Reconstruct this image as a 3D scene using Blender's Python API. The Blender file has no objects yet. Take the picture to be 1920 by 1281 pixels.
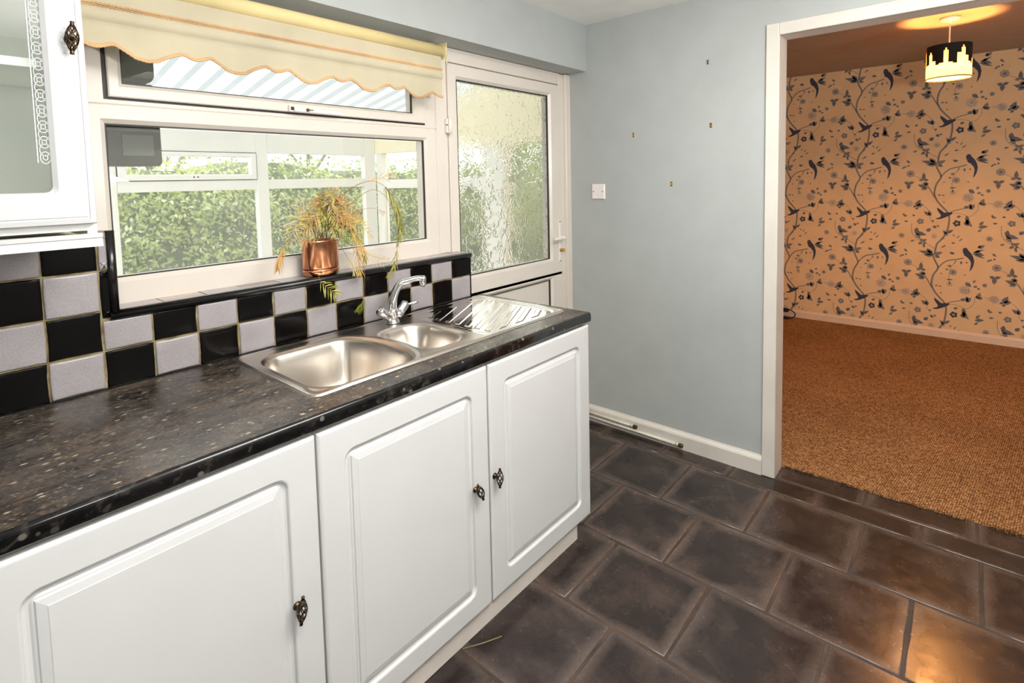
import bpy, math, random
from mathutils import Vector, Matrix, noise
random.seed(7)
sc = bpy.context.scene
C = sc.collection
PI = math.pi

# ------------------------------------------------------------------ camera
F_PX, PX, PY = 998.42, 966.47, 405.80
yaw, pit, rol = -0.864945, -0.068574, -0.021127
fw = Vector((-math.sin(yaw)*math.cos(pit), math.cos(yaw)*math.cos(pit), math.sin(pit)))
rt = Vector((math.cos(yaw), math.sin(yaw), 0))
up = rt.cross(fw)
R_ = rt*math.cos(rol) + up*math.sin(rol)
U_ = -rt*math.sin(rol) + up*math.cos(rol)
cd = bpy.data.cameras.new('camera')
cam = bpy.data.objects.new('camera', cd); C.objects.link(cam)
m = Matrix((R_, U_, -fw)).transposed().to_4x4()
m.translation = Vector((-1.7121, -1.74314, 1.44572))
cam.matrix_world = m
cd.sensor_fit = 'HORIZONTAL'; cd.sensor_width = 36
cd.lens = F_PX/1920*36
cd.shift_x = (960-PX)/1920
cd.shift_y = (PY-640.5)/1920
cd.clip_start = 0.02
sc.camera = cam

# ------------------------------------------------------------------ world, light, exposure
w = bpy.data.worlds.new('sky'); sc.world = w; w.use_nodes = True
bg = w.node_tree.nodes['Background']
bg.inputs[0].default_value = (1.0, 0.985, 0.96, 1)
bg.inputs[1].default_value = 3.7
sc.view_settings.view_transform = 'Standard'
sc.view_settings.look = 'None'
sc.view_settings.exposure = 0.15
sc.view_settings.gamma = 1.0
sc.view_settings.use_curve_mapping = False
sc.cycles.use_denoising = True
sc.cycles.max_bounces = 10
sc.cycles.diffuse_bounces = 5
sc.cycles.transparent_max_bounces = 16
sc.cycles.sample_clamp_indirect = 6
sc.cycles.caustics_reflective = False
sc.cycles.caustics_refractive = False
sc.cycles.blur_glossy = 0.5

def area_light(name, loc, rot, sx, sy, power, col):
    l = bpy.data.lights.new(name, 'AREA'); l.shape = 'RECTANGLE'; l.size = sx; l.size_y = sy
    l.energy = power; l.color = col
    o = bpy.data.objects.new(name, l); C.objects.link(o); o.location = loc; o.rotation_euler = rot
    return o
# added overhead fill, no fitting seen, brightens the kitchen evenly
area_light('kitchen_fill_light', (-0.75, -1.65, 2.28), (0, 0, 0), 1.3, 0.8, 42, (1.0, 0.985, 0.97))
area_light('flash_direct', (-1.95, -2.05, 1.75), (math.radians(78), 0, math.radians(-28)), 0.4, 0.4, 6.5, (1.0, 1.0, 1.0))
# photographer's flash, bounced off the ceiling
area_light('camera_flash', (-0.9, -2.3, 1.55), (math.radians(160), 0, math.radians(-45)), 0.35, 0.35, 60, (1.0, 0.98, 0.96))

# ------------------------------------------------------------------ materials
def lin(c):
    return tuple((v/255/12.92 if v/255 <= 0.04045 else ((v/255+0.055)/1.055)**2.4) for v in c)+(1,)
MATS = {}
class NT:
    def __init__(s, name):
        s.m = bpy.data.materials.new(name); s.m.use_nodes = True
        s.t = s.m.node_tree; s.n = s.t.nodes; s.l = s.t.links
        s.p = s.n['Principled BSDF']; s.out = s.n['Material Output']
    def node(s, t, **k):
        n = s.n.new(t)
        for a, b in k.items():
            if a.startswith('i_'):
                n.inputs[a[2:].replace('_', ' ')].default_value = b
            else: setattr(n, a, b)
        return n
    def link(s, a, b): s.l.new(a, b)
    def coord(s, scale=(1,1,1), kind='Object'):
        tc = s.node('ShaderNodeTexCoord'); mp = s.node('ShaderNodeMapping')
        mp.inputs['Scale'].default_value = scale
        s.link(tc.outputs[kind], mp.inputs[0]); return mp.outputs[0]
    def ramp(s, fac, stops):
        r = s.node('ShaderNodeValToRGB'); e = r.color_ramp.elements
        while len(e) < len(stops): e.new(0.5)
        for q, (pos, col) in zip(e, stops): q.position = pos; q.color = col
        s.link(fac, r.inputs[0]); return r.outputs[0]
    def noise(s, vec, scale, detail=4, rough=0.5, dist=0):
        n = s.node('ShaderNodeTexNoise'); n.inputs['Scale'].default_value = scale
        n.inputs['Detail'].default_value = detail; n.inputs['Roughness'].default_value = rough
        n.inputs['Distortion'].default_value = dist
        s.link(vec, n.inputs['Vector']); return n.outputs[0]
    def mix(s, fac, a, b, mode='MIX'):
        n = s.node('ShaderNodeMix', data_type='RGBA', blend_type=mode)
        for sock, v in ((n.inputs[0], fac), (n.inputs[6], a), (n.inputs[7], b)):
            if hasattr(v, 'links') or hasattr(v, 'is_linked'): s.link(v, sock)
            else: sock.default_value = v
        return n.outputs[2]
    def bump(s, h, strength=0.3, dist=0.002):
        b = s.node('ShaderNodeBump'); b.inputs['Strength'].default_value = strength
        b.inputs['Distance'].default_value = dist
        s.link(h, b.inputs['Height']); s.link(b.outputs[0], s.p.inputs['Normal'])
        return b.outputs[0]
def simple(name, rgb, rough=0.5, metal=0.0, var=0.04, spec=0.5, bump=0.0, bscale=60, coat=0.0, aniso=0):
    t = NT(name)
    c = lin(rgb)
    v = t.coord(); n = t.noise(v, 7.0, 4)
    dk = tuple(x*(1-var*2) for x in c[:3])+(1,); lt = tuple(min(1, x*(1+var)) for x in c[:3])+(1,)
    t.link(t.ramp(n, [(0.3, dk), (0.7, lt)]), t.p.inputs['Base Color'])
    t.p.inputs['Roughness'].default_value = rough; t.p.inputs['Metallic'].default_value = metal
    t.p.inputs['Specular IOR Level'].default_value = spec
    if coat: t.p.inputs['Coat Weight'].default_value = coat
    if bump: t.bump(t.noise(v, bscale, 3), bump)
    MATS[name] = t.m; return t.m
M_WALL = simple('painted_blue_grey', (176,180,178), 0.6, var=0.02, bump=0.25, bscale=90)
M_CEIL = simple('ceiling_white', (244,242,237), 0.8, var=0.02, bump=0.3, bscale=40)
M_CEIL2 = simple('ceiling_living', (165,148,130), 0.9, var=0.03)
M_WHITE = simple('painted_white', (216,210,200), 0.45, var=0.03)
M_DOORW = simple('cabinet_vinyl_white', (208,208,207), 0.3, var=0.01)
M_CARC = simple('carcass_cream', (228,226,204), 0.5, var=0.02)
M_CABIN = simple('cabinet_inside', (250,250,244), 0.5, var=0.02)
M_PLINTH = simple('plinth_laminate', (214,206,196), 0.45, var=0.05)
M_UPVC = simple('upvc_cream', (222,213,202), 0.3, var=0.015)
M_UPVC2 = simple('upvc_outside', (244,242,238), 0.35, var=0.015)
M_GASK = simple('rubber_gasket', (28,26,24), 0.5)
M_BLACKT = simple('black_glaze', (13,11,11), 0.16, var=0.1, bump=0.05, bscale=14, spec=0.16)
M_TRIM = simple('black_bead', (18,17,17), 0.18, var=0.1)
M_STEEL = simple('brushed_steel', (212,204,194), 0.28, 1.0, var=0.03)
M_STEELP = simple('polished_steel', (214,210,204), 0.13, 1.0, var=0.02)
M_CREAM = simple('cream_head_panel', (250,242,212), 0.5, var=0.02)
M_CHROME = simple('chrome', (225,225,228), 0.06, 1.0, var=0.0)
M_BRONZE = simple('antique_bronze', (92,74,56), 0.3, 1.0, var=0.25)
M_BRASS = simple('brass', (188,150,70), 0.3, 1.0, var=0.1)
M_BRASSO = simple('dull_brass', (120,100,58), 0.45, 1.0, var=0.2)
M_COPPER = simple('copper', (236,166,126), 0.2, 1.0, var=0.1)
M_BLINDF = simple('blind_cotton', (192,182,155), 0.85, var=0.05, bump=0.2, bscale=400)
M_BRAID = simple('braid', (216,176,128), 0.8, var=0.15, bump=0.5, bscale=500)
M_TUBE = simple('blind_roller_cloth', (222,202,146), 0.7, var=0.05)
M_PLAST = simple('white_plastic', (236,228,222), 0.3, var=0.0)
M_PLASTY = simple('yellowed_plastic', (214,200,150), 0.4, var=0.05)
M_DKGREY = simple('dark_grey_paint', (70,68,60), 0.4, var=0.1)
M_MIDGREY = simple('grey_band', (112,112,104), 0.4, var=0.1)
M_SOIL = simple('soil', (40,30,24), 0.95, var=0.3)
M_LORANGE = simple('frond_orange', (200,156,90), 0.7, var=0.2)
M_LYEL = simple('frond_yellow', (190,176,92), 0.7, var=0.2)
M_LGREEN = simple('frond_olive', (128,134,36), 0.6, var=0.2)
M_LPALE = simple('frond_pale', (196,178,142), 0.8, var=0.1)
M_FSTEM = simple('frond_stem', (150,112,62), 0.7, var=0.2)
M_GRAVEL = simple('patio_concrete', (214,210,202), 0.9, var=0.1)
M_LAWN = simple('lawn', (96,120,62), 0.9, var=0.2)
M_BARK = simple('bark', (120,112,104), 0.9, var=0.2)
M_BLUE = simple('pale_blue_cloth', (120,180,214), 0.8, var=0.1)
M_BLACKPL = simple('black_cable', (22,20,20), 0.5)
M_STRAW = simple('straw', (150,130,84), 0.8)
M_BLACKSH = simple('black_card', (12,10,10), 0.8)
M_RED = simple('red_mark', (190,50,40), 0.5)
M_SKIRT2 = simple('skirting_living', (232,206,178), 0.5, var=0.03)
M_PIPE = simple('painted_pipe', (214,208,196), 0.4, var=0.06)

# white-grey speckled tile glaze
t = NT('grey_lilac_glaze'); v = t.coord()
n1 = t.noise(v, 240, 3); n2 = t.noise(v, 9, 4)
a = t.ramp(n1, [(0.36, lin((150,143,145))), (0.62, lin((172,166,167)))])
b = t.ramp(n2, [(0.3, lin((160,154,155))), (0.7, lin((184,178,180)))])
t.link(t.mix(0.5, a, b), t.p.inputs['Base Color']); t.p.inputs['Roughness'].default_value = 0.22
t.bump(t.noise(v, 16, 3), 0.15, 0.004); M_WHITET = t.m
t = NT('grout'); v = t.coord()
t.link(t.ramp(t.noise(v, 22, 5), [(0.3, lin((96,70,52))), (0.5, lin((140,124,84))), (0.7, lin((168,160,128)))]), t.p.inputs['Base Color'])
t.p.inputs['Roughness'].default_value = 0.9; M_GROUT = t.m

# worktop laminate
t = NT('worktop_granite_laminate')
v = t.coord((1.0, 2.2, 2.2)); v2 = t.coord((1, 1.6, 1.6))
big = t.noise(v, 5, 6, 0.6, 0.6); fine = t.noise(v2, 85, 5, 0.7, 0.8); mid = t.noise(v, 26, 6, 0.65, 1.2)
base = t.ramp(mid, [(0.32, lin((16,14,14))), (0.46, lin((38,33,31))), (0.58, lin((76,67,59))), (0.74, lin((132,120,102)))])
big2 = t.ramp(big, [(0.38, lin((34,29,27))), (0.64, lin((114,106,98)))])
col = t.mix(0.45, base, big2)
tint = t.ramp(t.noise(v, 9, 4, 0.6, 0.5), [(0.38, (1.12,0.98,0.84,1)), (0.58, (0.95,0.98,1.04,1))])
col = t.mix(1.0, col, tint, 'MULTIPLY')
f2 = t.node('ShaderNodeTexVoronoi', feature='F1'); f2.inputs['Scale'].default_value = 95; t.link(v, f2.inputs['Vector'])
f2m = t.ramp(f2.outputs['Distance'], [(0.18, (1,1,1,1)), (0.32, (0,0,0,1))])
p2 = t.node('ShaderNodeSeparateColor'); t.link(f2.outputs['Color'], p2.inputs[0])
f2p = t.ramp(p2.outputs[1], [(0.68, (0,0,0,1)), (0.74, (1,1,1,1))])
col = t.mix(t.mix(1.0, f2m, f2p, 'MULTIPLY'), col, lin((150,140,122)))
fl = t.node('ShaderNodeTexVoronoi', feature='F1'); fl.inputs['Scale'].default_value = 42; t.link(v, fl.inputs['Vector'])
flm = t.ramp(fl.outputs['Distance'], [(0.17, (1,1,1,1)), (0.30, (0,0,0,1))])
pick = t.node('ShaderNodeSeparateColor'); t.link(fl.outputs['Color'], pick.inputs[0])
pk = t.ramp(pick.outputs[0], [(0.76, (0,0,0,1)), (0.82, (1,1,1,1))])
fm = t.mix(1.0, flm, pk, 'MULTIPLY')
col = t.mix(fm, col, lin((176,168,142)))
fin = t.ramp(fine, [(0.40, (0.35,0.35,0.35,1)), (0.58, (1.3,1.27,1.22,1))])
col = t.mix(0.8, col, fin, 'MULTIPLY')
t.link(col, t.p.inputs['Base Color'])
rr = t.ramp(mid, [(0.3, (0.24,)*3+(1,)), (0.7, (0.36,)*3+(1,))]); t.link(rr, t.p.inputs['Roughness'])
M_TOP = t.m
# front edge of the same laminate: larger darker chips
t = NT('worktop_edge_laminate'); v = t.coord((1, 1, 1))
mid = t.noise(v, 34, 5, 0.6, 0.8)
base = t.ramp(mid, [(0.40, lin((8,8,9))), (0.56, lin((24,22,22))), (0.72, lin((64,58,52)))])
fl = t.node('ShaderNodeTexVoronoi', feature='F1'); fl.inputs['Scale'].default_value = 46; t.link(v, fl.inputs['Vector'])
flm = t.ramp(fl.outputs['Distance'], [(0.20, (1,1,1,1)), (0.32, (0,0,0,1))])
pick = t.node('ShaderNodeSeparateColor'); t.link(fl.outputs['Color'], pick.inputs[0])
pk = t.ramp(pick.outputs[0], [(0.74, (0,0,0,1)), (0.80, (1,1,1,1))])
fm = t.mix(1.0, flm, pk, 'MULTIPLY')
t.link(t.mix(fm, base, lin((104,102,94))), t.p.inputs['Base Color']); t.p.inputs['Roughness'].default_value = 0.13
M_EDGE = t.m

# slate floor tile : uv 0..1 in each tile, pale worn rim, dark mottled middle
t = NT('floor_slate_tile')
uv = t.node('ShaderNodeUVMap'); uv.uv_map = 'UVMap'
v = t.coord()
sx = t.node('ShaderNodeSeparateXYZ'); t.link(uv.outputs[0], sx.inputs[0])
def absd(o):
    a = t.node('ShaderNodeMath', operation='SUBTRACT'); t.link(o, a.inputs[0]); a.inputs[1].default_value = 0.5
    b = t.node('ShaderNodeMath', operation='ABSOLUTE'); t.link(a.outputs[0], b.inputs[0]); return b.outputs[0]
mx = t.node('ShaderNodeMath', operation='MAXIMUM'); t.link(absd(sx.outputs[0]), mx.inputs[0]); t.link(absd(sx.outputs[1]), mx.inputs[1])
nz = t.noise(v, 5, 5, 0.6); ns = t.node('ShaderNodeMath', operation='MULTIPLY_ADD'); t.link(nz, ns.inputs[0]); ns.inputs[1].default_value = 0.22
t.link(mx.outputs[0], ns.inputs[2])
rim = t.ramp(ns.outputs[0], [(0.50, (0,0,0,1)), (0.63, (1,1,1,1))])
at = t.node('ShaderNodeAttribute'); at.attribute_name = 'tilecol'
mott = t.ramp(t.noise(v, 6, 5, 0.6, 0.3), [(0.30, lin((30,23,22))), (0.5, lin((48,39,36))), (0.70, lin((70,58,52)))])
fine = t.ramp(t.noise(v, 70, 6, 0.75), [(0.3, (0.7,)*3+(1,)), (0.7, (1.25,)*3+(1,))])
col = t.mix(rim, mott, lin((90,78,71)))
col = t.mix(0.8, col, fine, 'MULTIPLY'); col = t.mix(0.8, col, at.outputs['Color'], 'MULTIPLY')
t.link(col, t.p.inputs['Base Color'])
t.link(t.ramp(t.noise(v, 18, 5, 0.6), [(0.3, (0.17,)*3+(1,)), (0.7, (0.30,)*3+(1,))]), t.p.inputs['Roughness'])
t.bump(t.noise(v, 10, 3, 0.5), 0.16, 0.006); M_SLATE = t.m
M_FGROUT = simple('floor_grout', (74,58,48), 0.9, var=0.25)

# sisal carpet
t = NT('sisal_carpet'); v = t.coord((1,1,1))
rotm = t.node('ShaderNodeMapping'); rotm.inputs['Rotation'].default_value = (0,0,0.12); t.link(v, rotm.inputs[0])
vo = t.node('ShaderNodeTexVoronoi', feature='F1'); vo.inputs['Scale'].default_value = 120; vo.inputs['Randomness'].default_value = 0.35; t.link(rotm.outputs[0], vo.inputs['Vector'])
knot = t.ramp(vo.outputs['Distance'], [(0.22, lin((214,172,122))), (0.5, lin((158,114,74))), (0.75, lin((58,36,24)))])
big = t.ramp(t.noise(v, 2.2, 5, 0.6), [(0.32, (0.85,0.82,0.80,1)), (0.5, (0.97,0.96,0.95,1)), (0.75, (1.1,1.1,1.1,1))])
med = t.ramp(t.noise(v, 60, 3), [(0.3, (0.8,0.75,0.7,1)), (0.7, (1.15,1.15,1.1,1))])
col = t.mix(1.0, t.mix(1.0, knot, big, 'MULTIPLY'), med, 'MULTIPLY')
t.link(col, t.p.inputs['Base Color']); t.p.inputs['Roughness'].default_value = 0.9; t.p.inputs['Specular IOR Level'].default_value = 0.15
inv = t.ramp(vo.outputs['Distance'], [(0.0, (1,1,1,1)), (0.8, (0,0,0,1))]); t.bump(inv, 0.7, 0.006); M_SISAL = t.m

# wallpaper ground and inks
M_PAPER = simple('wallpaper_ground', (230,196,150), 0.85, var=0.03)
M_INK = [simple('ink_dark', (108,110,114), 0.85), simple('ink_mid', (128,126,122), 0.85), simple('ink_pale', (170,160,150), 0.85), simple('ink_faint', (204,184,160), 0.85), simple('ink_bird', (62,66,82), 0.85)]

def glass_mat(name, tint, refl=1.0, rough=0.0, haze=0.0):
    t = NT(name); t.n.remove(t.p)
    tr = t.node('ShaderNodeBsdfTransparent'); tr.inputs[0].default_value = tint
    gl = t.node('ShaderNodeBsdfGlossy'); gl.inputs['Roughness'].default_value = rough
    lw = t.node('ShaderNodeLayerWeight'); lw.inputs['Blend'].default_value = 0.5
    pw = t.node('ShaderNodeMath', operation='POWER'); pw.inputs[1].default_value = 5; t.link(lw.outputs['Facing'], pw.inputs[0])
    mu = t.node('ShaderNodeMath', operation='MULTIPLY_ADD'); mu.inputs[1].default_value = 0.9*refl; mu.inputs[2].default_value = 0.04*refl; t.link(pw.outputs[0], mu.inputs[0])
    mx = t.node('ShaderNodeMixShader'); t.link(mu.outputs[0], mx.inputs[0]); t.link(tr.outputs[0], mx.inputs[1]); t.link(gl.outputs[0], mx.inputs[2])
    if haze:   # whitish veil mixed into the pane for reflection haze and dirt
        tl = t.node('ShaderNodeBsdfTranslucent'); tl.inputs[0].default_value = (0.9,0.9,0.88,1)
        m2 = t.node('ShaderNodeMixShader'); v = t.coord(); t.link(t.ramp(t.noise(v, 3, 5), [(0.3, (haze*.6,)*3+(1,)), (0.7, (haze*1.4,)*3+(1,))]), m2.inputs[0])
        t.link(mx.outputs[0], m2.inputs[1]); t.link(tl.outputs[0], m2.inputs[2]); mx = m2
    t.link(mx.outputs[0], t.out.inputs[0]); return t.m
M_GLASS = glass_mat('clear_glass', (0.97,0.98,0.97,1), 0.8, haze=0.05)
M_CGLASS = glass_mat('cabinet_glass', (0.93,0.95,0.94,1), 1.2)
M_ETCH = simple('etched_glass', (232,236,232), 0.6)
# obscure glass : wrinkled refraction
t = NT('obscure_glass'); t.n.remove(t.p)
v = t.coord()
wv = t.noise(v, 11, 3, 0.6, 0.4)
addv = t.node('ShaderNodeMix', data_type='VECTOR'); addv.inputs[0].default_value = 0.14
t.link(v, addv.inputs[4])
nc = t.node('ShaderNodeTexNoise'); nc.inputs['Scale'].default_value = 18; t.link(v, nc.inputs['Vector']); t.link(nc.outputs['Color'], addv.inputs[5])
mp = t.node('ShaderNodeMapping'); mp.inputs['Rotation'].default_value = (0, 0.6, 0); t.link(addv.outputs[1], mp.inputs[0])
vo = t.node('ShaderNodeTexVoronoi', feature='DISTANCE_TO_EDGE'); vo.inputs['Scale'].default_value = 15; t.link(mp.outputs[0], vo.inputs['Vector'])
hh = t.ramp(vo.outputs['Distance'], [(0.0, (1,1,1,1)), (0.09, (0.2,)*3+(1,)), (0.3, (0,0,0,1))])
bp_ = t.node('ShaderNodeBump'); bp_.inputs['Strength'].default_value = 0.3; bp_.inputs['Distance'].default_value = 0.005
t.link(hh, bp_.inputs['Height'])
rf = t.node('ShaderNodeBsdfRefraction'); rf.inputs['Roughness'].default_value = 0.07; rf.inputs['IOR'].default_value = 1.25; rf.inputs['Color'].default_value = (1,1,0.98,1)
gl = t.node('ShaderNodeBsdfGlossy'); gl.inputs['Roughness'].default_value = 0.12
t.link(bp_.outputs[0], rf.inputs['Normal']); t.link(bp_.outputs[0], gl.inputs['Normal'])
mx = t.node('ShaderNodeMixShader'); mx.inputs[0].default_value = 0.10
t.link(rf.outputs[0], mx.inputs[1]); t.link(gl.outputs[0], mx.inputs[2])
t.link(mx.outputs[0], t.out.inputs[0]); M_OBSC = t.m

# translucent conservatory roof
def translucent(name, rgb, mixf, rgb2=None):
    t = NT(name); t.n.remove(t.p)
    d = t.node('ShaderNodeBsdfDiffuse'); d.inputs[0].default_value = lin(rgb)
    tl = t.node('ShaderNodeBsdfTranslucent'); tl.inputs[0].default_value = lin(rgb2 or rgb)
    mx = t.node('ShaderNodeMixShader'); mx.inputs[0].default_value = mixf
    t.link(d.outputs[0], mx.inputs[1]); t.link(tl.outputs[0], mx.inputs[2]); t.link(mx.outputs[0], t.out.inputs[0]); return t.m
M_ROOF = translucent('pvc_roof_sheet', (210,214,216), 0.5)
M_ROOFW = translucent('pvc_roof_web_shaded', (184,190,194), 0.42)  # darker copy of the sheet: rib shading put into the web colour
M_SHADE = translucent('shade_fabric', (240,215,160), 0.55, (172,134,84))
M_HEDGE = [translucent('hedge_leaf_a', (150,170,98), 0.3), translucent('hedge_leaf_b', (188,196,128), 0.35), translucent('hedge_leaf_c', (104,130,72), 0.25), translucent('hedge_leaf_d', (206,212,176), 0.3)]
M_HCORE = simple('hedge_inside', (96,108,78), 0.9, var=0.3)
t = NT('bulb'); t.p.inputs['Emission Color'].default_value = (1.0,0.42,0.12,1); t.p.inputs['Emission Strength'].default_value = 1150; M_BULB = t.m

# ------------------------------------------------------------------ mesh helpers
class MB:
    def __init__(s): s.v = []; s.f = []; s.mi = []; s.sm = []; s.uv = {}; s.tc = {}
    def add(s, vs, fs, mi=0, smooth=False):
        o = len(s.v); s.v += [tuple(x) for x in vs]
        for f in fs: s.f.append(tuple(i+o for i in f)); s.mi.append(mi); s.sm.append(smooth)
        return o
    def box(s, x0, x1, y0, y1, z0, z1, mi=0, M=None):
        vs = [(x,y,z) for x in (x0,x1) for y in (y0,y1) for z in (z0,z1)]
        if M: vs = [M @ Vector(q) for q in vs]
        s.add(vs, [(0,1,3,2),(4,6,7,5),(0,4,5,1),(2,3,7,6),(0,2,6,4),(1,5,7,3)], mi)
        return s
    def bbox(s, x0, x1, y0, y1, z0, z1, b=0.003, mi=0, M=None):
        # box with chamfered edges
        vs = []; 
        for x, xb in ((x0,b),(x1,-b)):
            for y, yb in ((y0,b),(y1,-b)):
                for z, zb in ((z0,b),(z1,-b)):
                    vs += [(x,y+yb,z+zb),(x+xb,y,z+zb),(x+xb,y+yb,z)]
        def c(i,j,k,a): return ((i*2+j)*2+k)*3+a
        fs = [[c(i,0,0,0),c(i,0,1,0),c(i,1,1,0),c(i,1,0,0)] for i in (0,1)] + \
             [[c(0,j,0,1),c(0,j,1,1),c(1,j,1,1),c(1,j,0,1)] for j in (0,1)] + \
             [[c(0,0,k,2),c(1,0,k,2),c(1,1,k,2),c(0,1,k,2)] for k in (0,1)]
        for j in (0,1):
            for k in (0,1): fs.append([c(0,j,k,1),c(1,j,k,1),c(1,j,k,2),c(0,j,k,2)])
        for i in (0,1):
            for k in (0,1): fs.append([c(i,0,k,0),c(i,1,k,0),c(i,1,k,2),c(i,0,k,2)])
            for j in (0,1): fs.append([c(i,j,0,0),c(i,j,1,0),c(i,j,1,1),c(i,j,0,1)])
        for i in (0,1):
            for j in (0,1):
                for k in (0,1): fs.append([c(i,j,k,0),c(i,j,k,1),c(i,j,k,2)])
        if M: vs = [M @ Vector(q) for q in vs]
        s.add(vs, fs, mi); return s
    def loops(s, loops, mi=0, smooth=False, cap0=False, cap1=False, closed=True):
        n = len(loops[0]); o = len(s.v)
        for L in loops: s.v += [tuple(x) for x in L]
        for a in range(len(loops)-1):
            for i in range(n if closed else n-1):
                j = (i+1) % n
                s.f.append((o+a*n+i, o+a*n+j, o+(a+1)*n+j, o+(a+1)*n+i)); s.mi.append(mi if isinstance(mi,int) else mi[a]); s.sm.append(smooth)
        if cap0: s.f.append(tuple(o+i for i in range(n))[::-1]); s.mi.append(mi if isinstance(mi,int) else mi[0]); s.sm.append(False)
        if cap1: s.f.append(tuple(o+(len(loops)-1)*n+i for i in range(n))); s.mi.append(mi if isinstance(mi,int) else mi[-1]); s.sm.append(False)
        return s
    def tube(s, pts, r, n=8, mi=0, cap=True, closed=False):
        pts = [Vector(p) for p in pts]; L = []
        prev = None
        for i, p in enumerate(pts):
            a = pts[max(i-1,0)]; b = pts[min(i+1,len(pts)-1)]
            if closed: a = pts[i-1]; b = pts[(i+1)%len(pts)]
            d = (b-a).normalized()
            if prev is None:
                q = d.cross(Vector((0,0,1)))
                if q.length < 0.1: q = d.cross(Vector((1,0,0)))
                q.normalize()
            else: q = (prev - d*prev.dot(d)).normalized()
            prev = q; u = d.cross(q)
            rr = r[i] if isinstance(r,(list,tuple)) else r
            L.append([p + (q*math.cos(t)+u*math.sin(t))*rr for t in [2*PI*k/n for k in range(n)]])
        if closed: L.append(L[0])
        s.loops(L, mi, True, cap and not closed, cap and not closed); return s
    def lathe(s, prof, n=24, M=None, mi=0, smooth=True):
        # prof : list of (r,z)
        L = []
        for r, z in prof:
            ring = [Vector((r*math.cos(2*PI*k/n), r*math.sin(2*PI*k/n), z)) for k in range(n)]
            L.append([M @ q for q in ring] if M else ring)
        s.loops(L, mi, smooth, prof[0][0] > 1e-5, prof[-1][0] > 1e-5); return s
    def build(s, name, mats, parent=None, loc=None):
        me = bpy.data.meshes.new(name); me.from_pydata(s.v, [], s.f)
        for mm in (mats if isinstance(mats,(list,tuple)) else [mats]): me.materials.append(mm)
        me.polygons.foreach_set('material_index', s.mi); me.polygons.foreach_set('use_smooth', s.sm)
        if s.uv:
            ul = me.uv_layers.new(name='UVMap')
            for pi, uvs in s.uv.items():
                p = me.polygons[pi]
                for li, q in zip(p.loop_indices, uvs): ul.data[li].uv = q
        if s.tc:
            ca = me.color_attributes.new('tilecol', 'FLOAT_COLOR', 'CORNER')
            for p in me.polygons:
                c = s.tc.get(p.index, (1,1,1,1))
                for li in p.loop_indices: ca.data[li].color = c
        me.update()
        o = bpy.data.objects.new(name, me); C.objects.link(o)
        if parent: 
            o.parent = parent
            if parent.get('_off'): pass
        if loc: o.location = loc
        return o
def fixn(o):
    import bmesh
    bm = bmesh.new(); bm.from_mesh(o.data); bmesh.ops.recalc_face_normals(bm, faces=bm.faces); bm.to_mesh(o.data); bm.free(); return o
def thing(name, label, cat, loc=(0,0,0), group=None):
    o = bpy.data.objects.new(name, None); C.objects.link(o); o.location = loc
    o.empty_display_size = 0.05; o['label'] = label; o['category'] = cat
    if group: o['group'] = group
    return o
def part(name, mb, mats, root):
    """mesh built in world coordinates, parented to a thing whose base is elsewhere"""
    o = fixn(mb.build(name, mats)); o.parent = root
    M = root.matrix_basis.copy(); p = root.parent
    while p: M = p.matrix_basis @ M; p = p.parent
    o.matrix_basis = M.inverted(); return o
def sub(name, mb, mats, parent_mesh):
    o = fixn(mb.build(name, mats)); o.parent = parent_mesh; return o   # parent's frame == world frame
def tag(o, label, cat, group=None):
    o['label'] = label; o['category'] = cat
    if group: o['group'] = group
    return o
def struct(name, mb, mats, parent=None):
    o = fixn(mb.build(name, mats)); 
    if parent: o.parent = parent
    o['kind'] = 'structure'; return o
def rrect(x0, x1, z0, z1, r, n=5):
    # rounded rect outline, n+1 points per corner, in (x,z)
    out = []
    for cx, cz, a0 in ((x1-r, z1-r, 0), (x0+r, z1-r, 90), (x0+r, z0+r, 180), (x1-r, z0+r, 270)):
        for k in range(n+1):
            a = math.radians(a0+90*k/n); out.append((cx+r*math.cos(a), cz+r*math.sin(a)))
    return out
def ring_frame(mb, ox0, ox1, oz0, oz1, ix0, ix1, iz0, iz1, yf, yb, bev=0.012, mi=0):
    """mitred frame: front face at yf (towards room), back at yb, inner edge bevelled"""
    def q(x0,x1,z0,z1,y): return [(x0,y,z0),(x1,y,z0),(x1,y,z1),(x0,y,z1)]
    mb.loops([q(ox0,ox1,oz0,oz1,yb), q(ox0,ox1,oz0,oz1,yf+0.003), q(ox0+.003,ox1-.003,oz0+.003,oz1-.003,yf),
              q(ix0-bev,ix1+bev,iz0-bev,iz1+bev,yf), q(ix0,ix1,iz0,iz1,yf+bev), q(ix0,ix1,iz0,iz1,yb), q(ox0,ox1,oz0,oz1,yb)], mi)
    return mb
def flat_ring(mb, x0,x1,z0,z1,w,y,d=0.003, mi=0):
    def q(a,y): return [(x0+a,y,z0+a),(x1-a,y,z0+a),(x1-a,y,z1-a),(x0+a,y,z1-a)]
    mb.loops([q(0,y+d),q(0,y),q(w,y),q(w,y+d),q(0,y+d)], mi)
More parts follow.
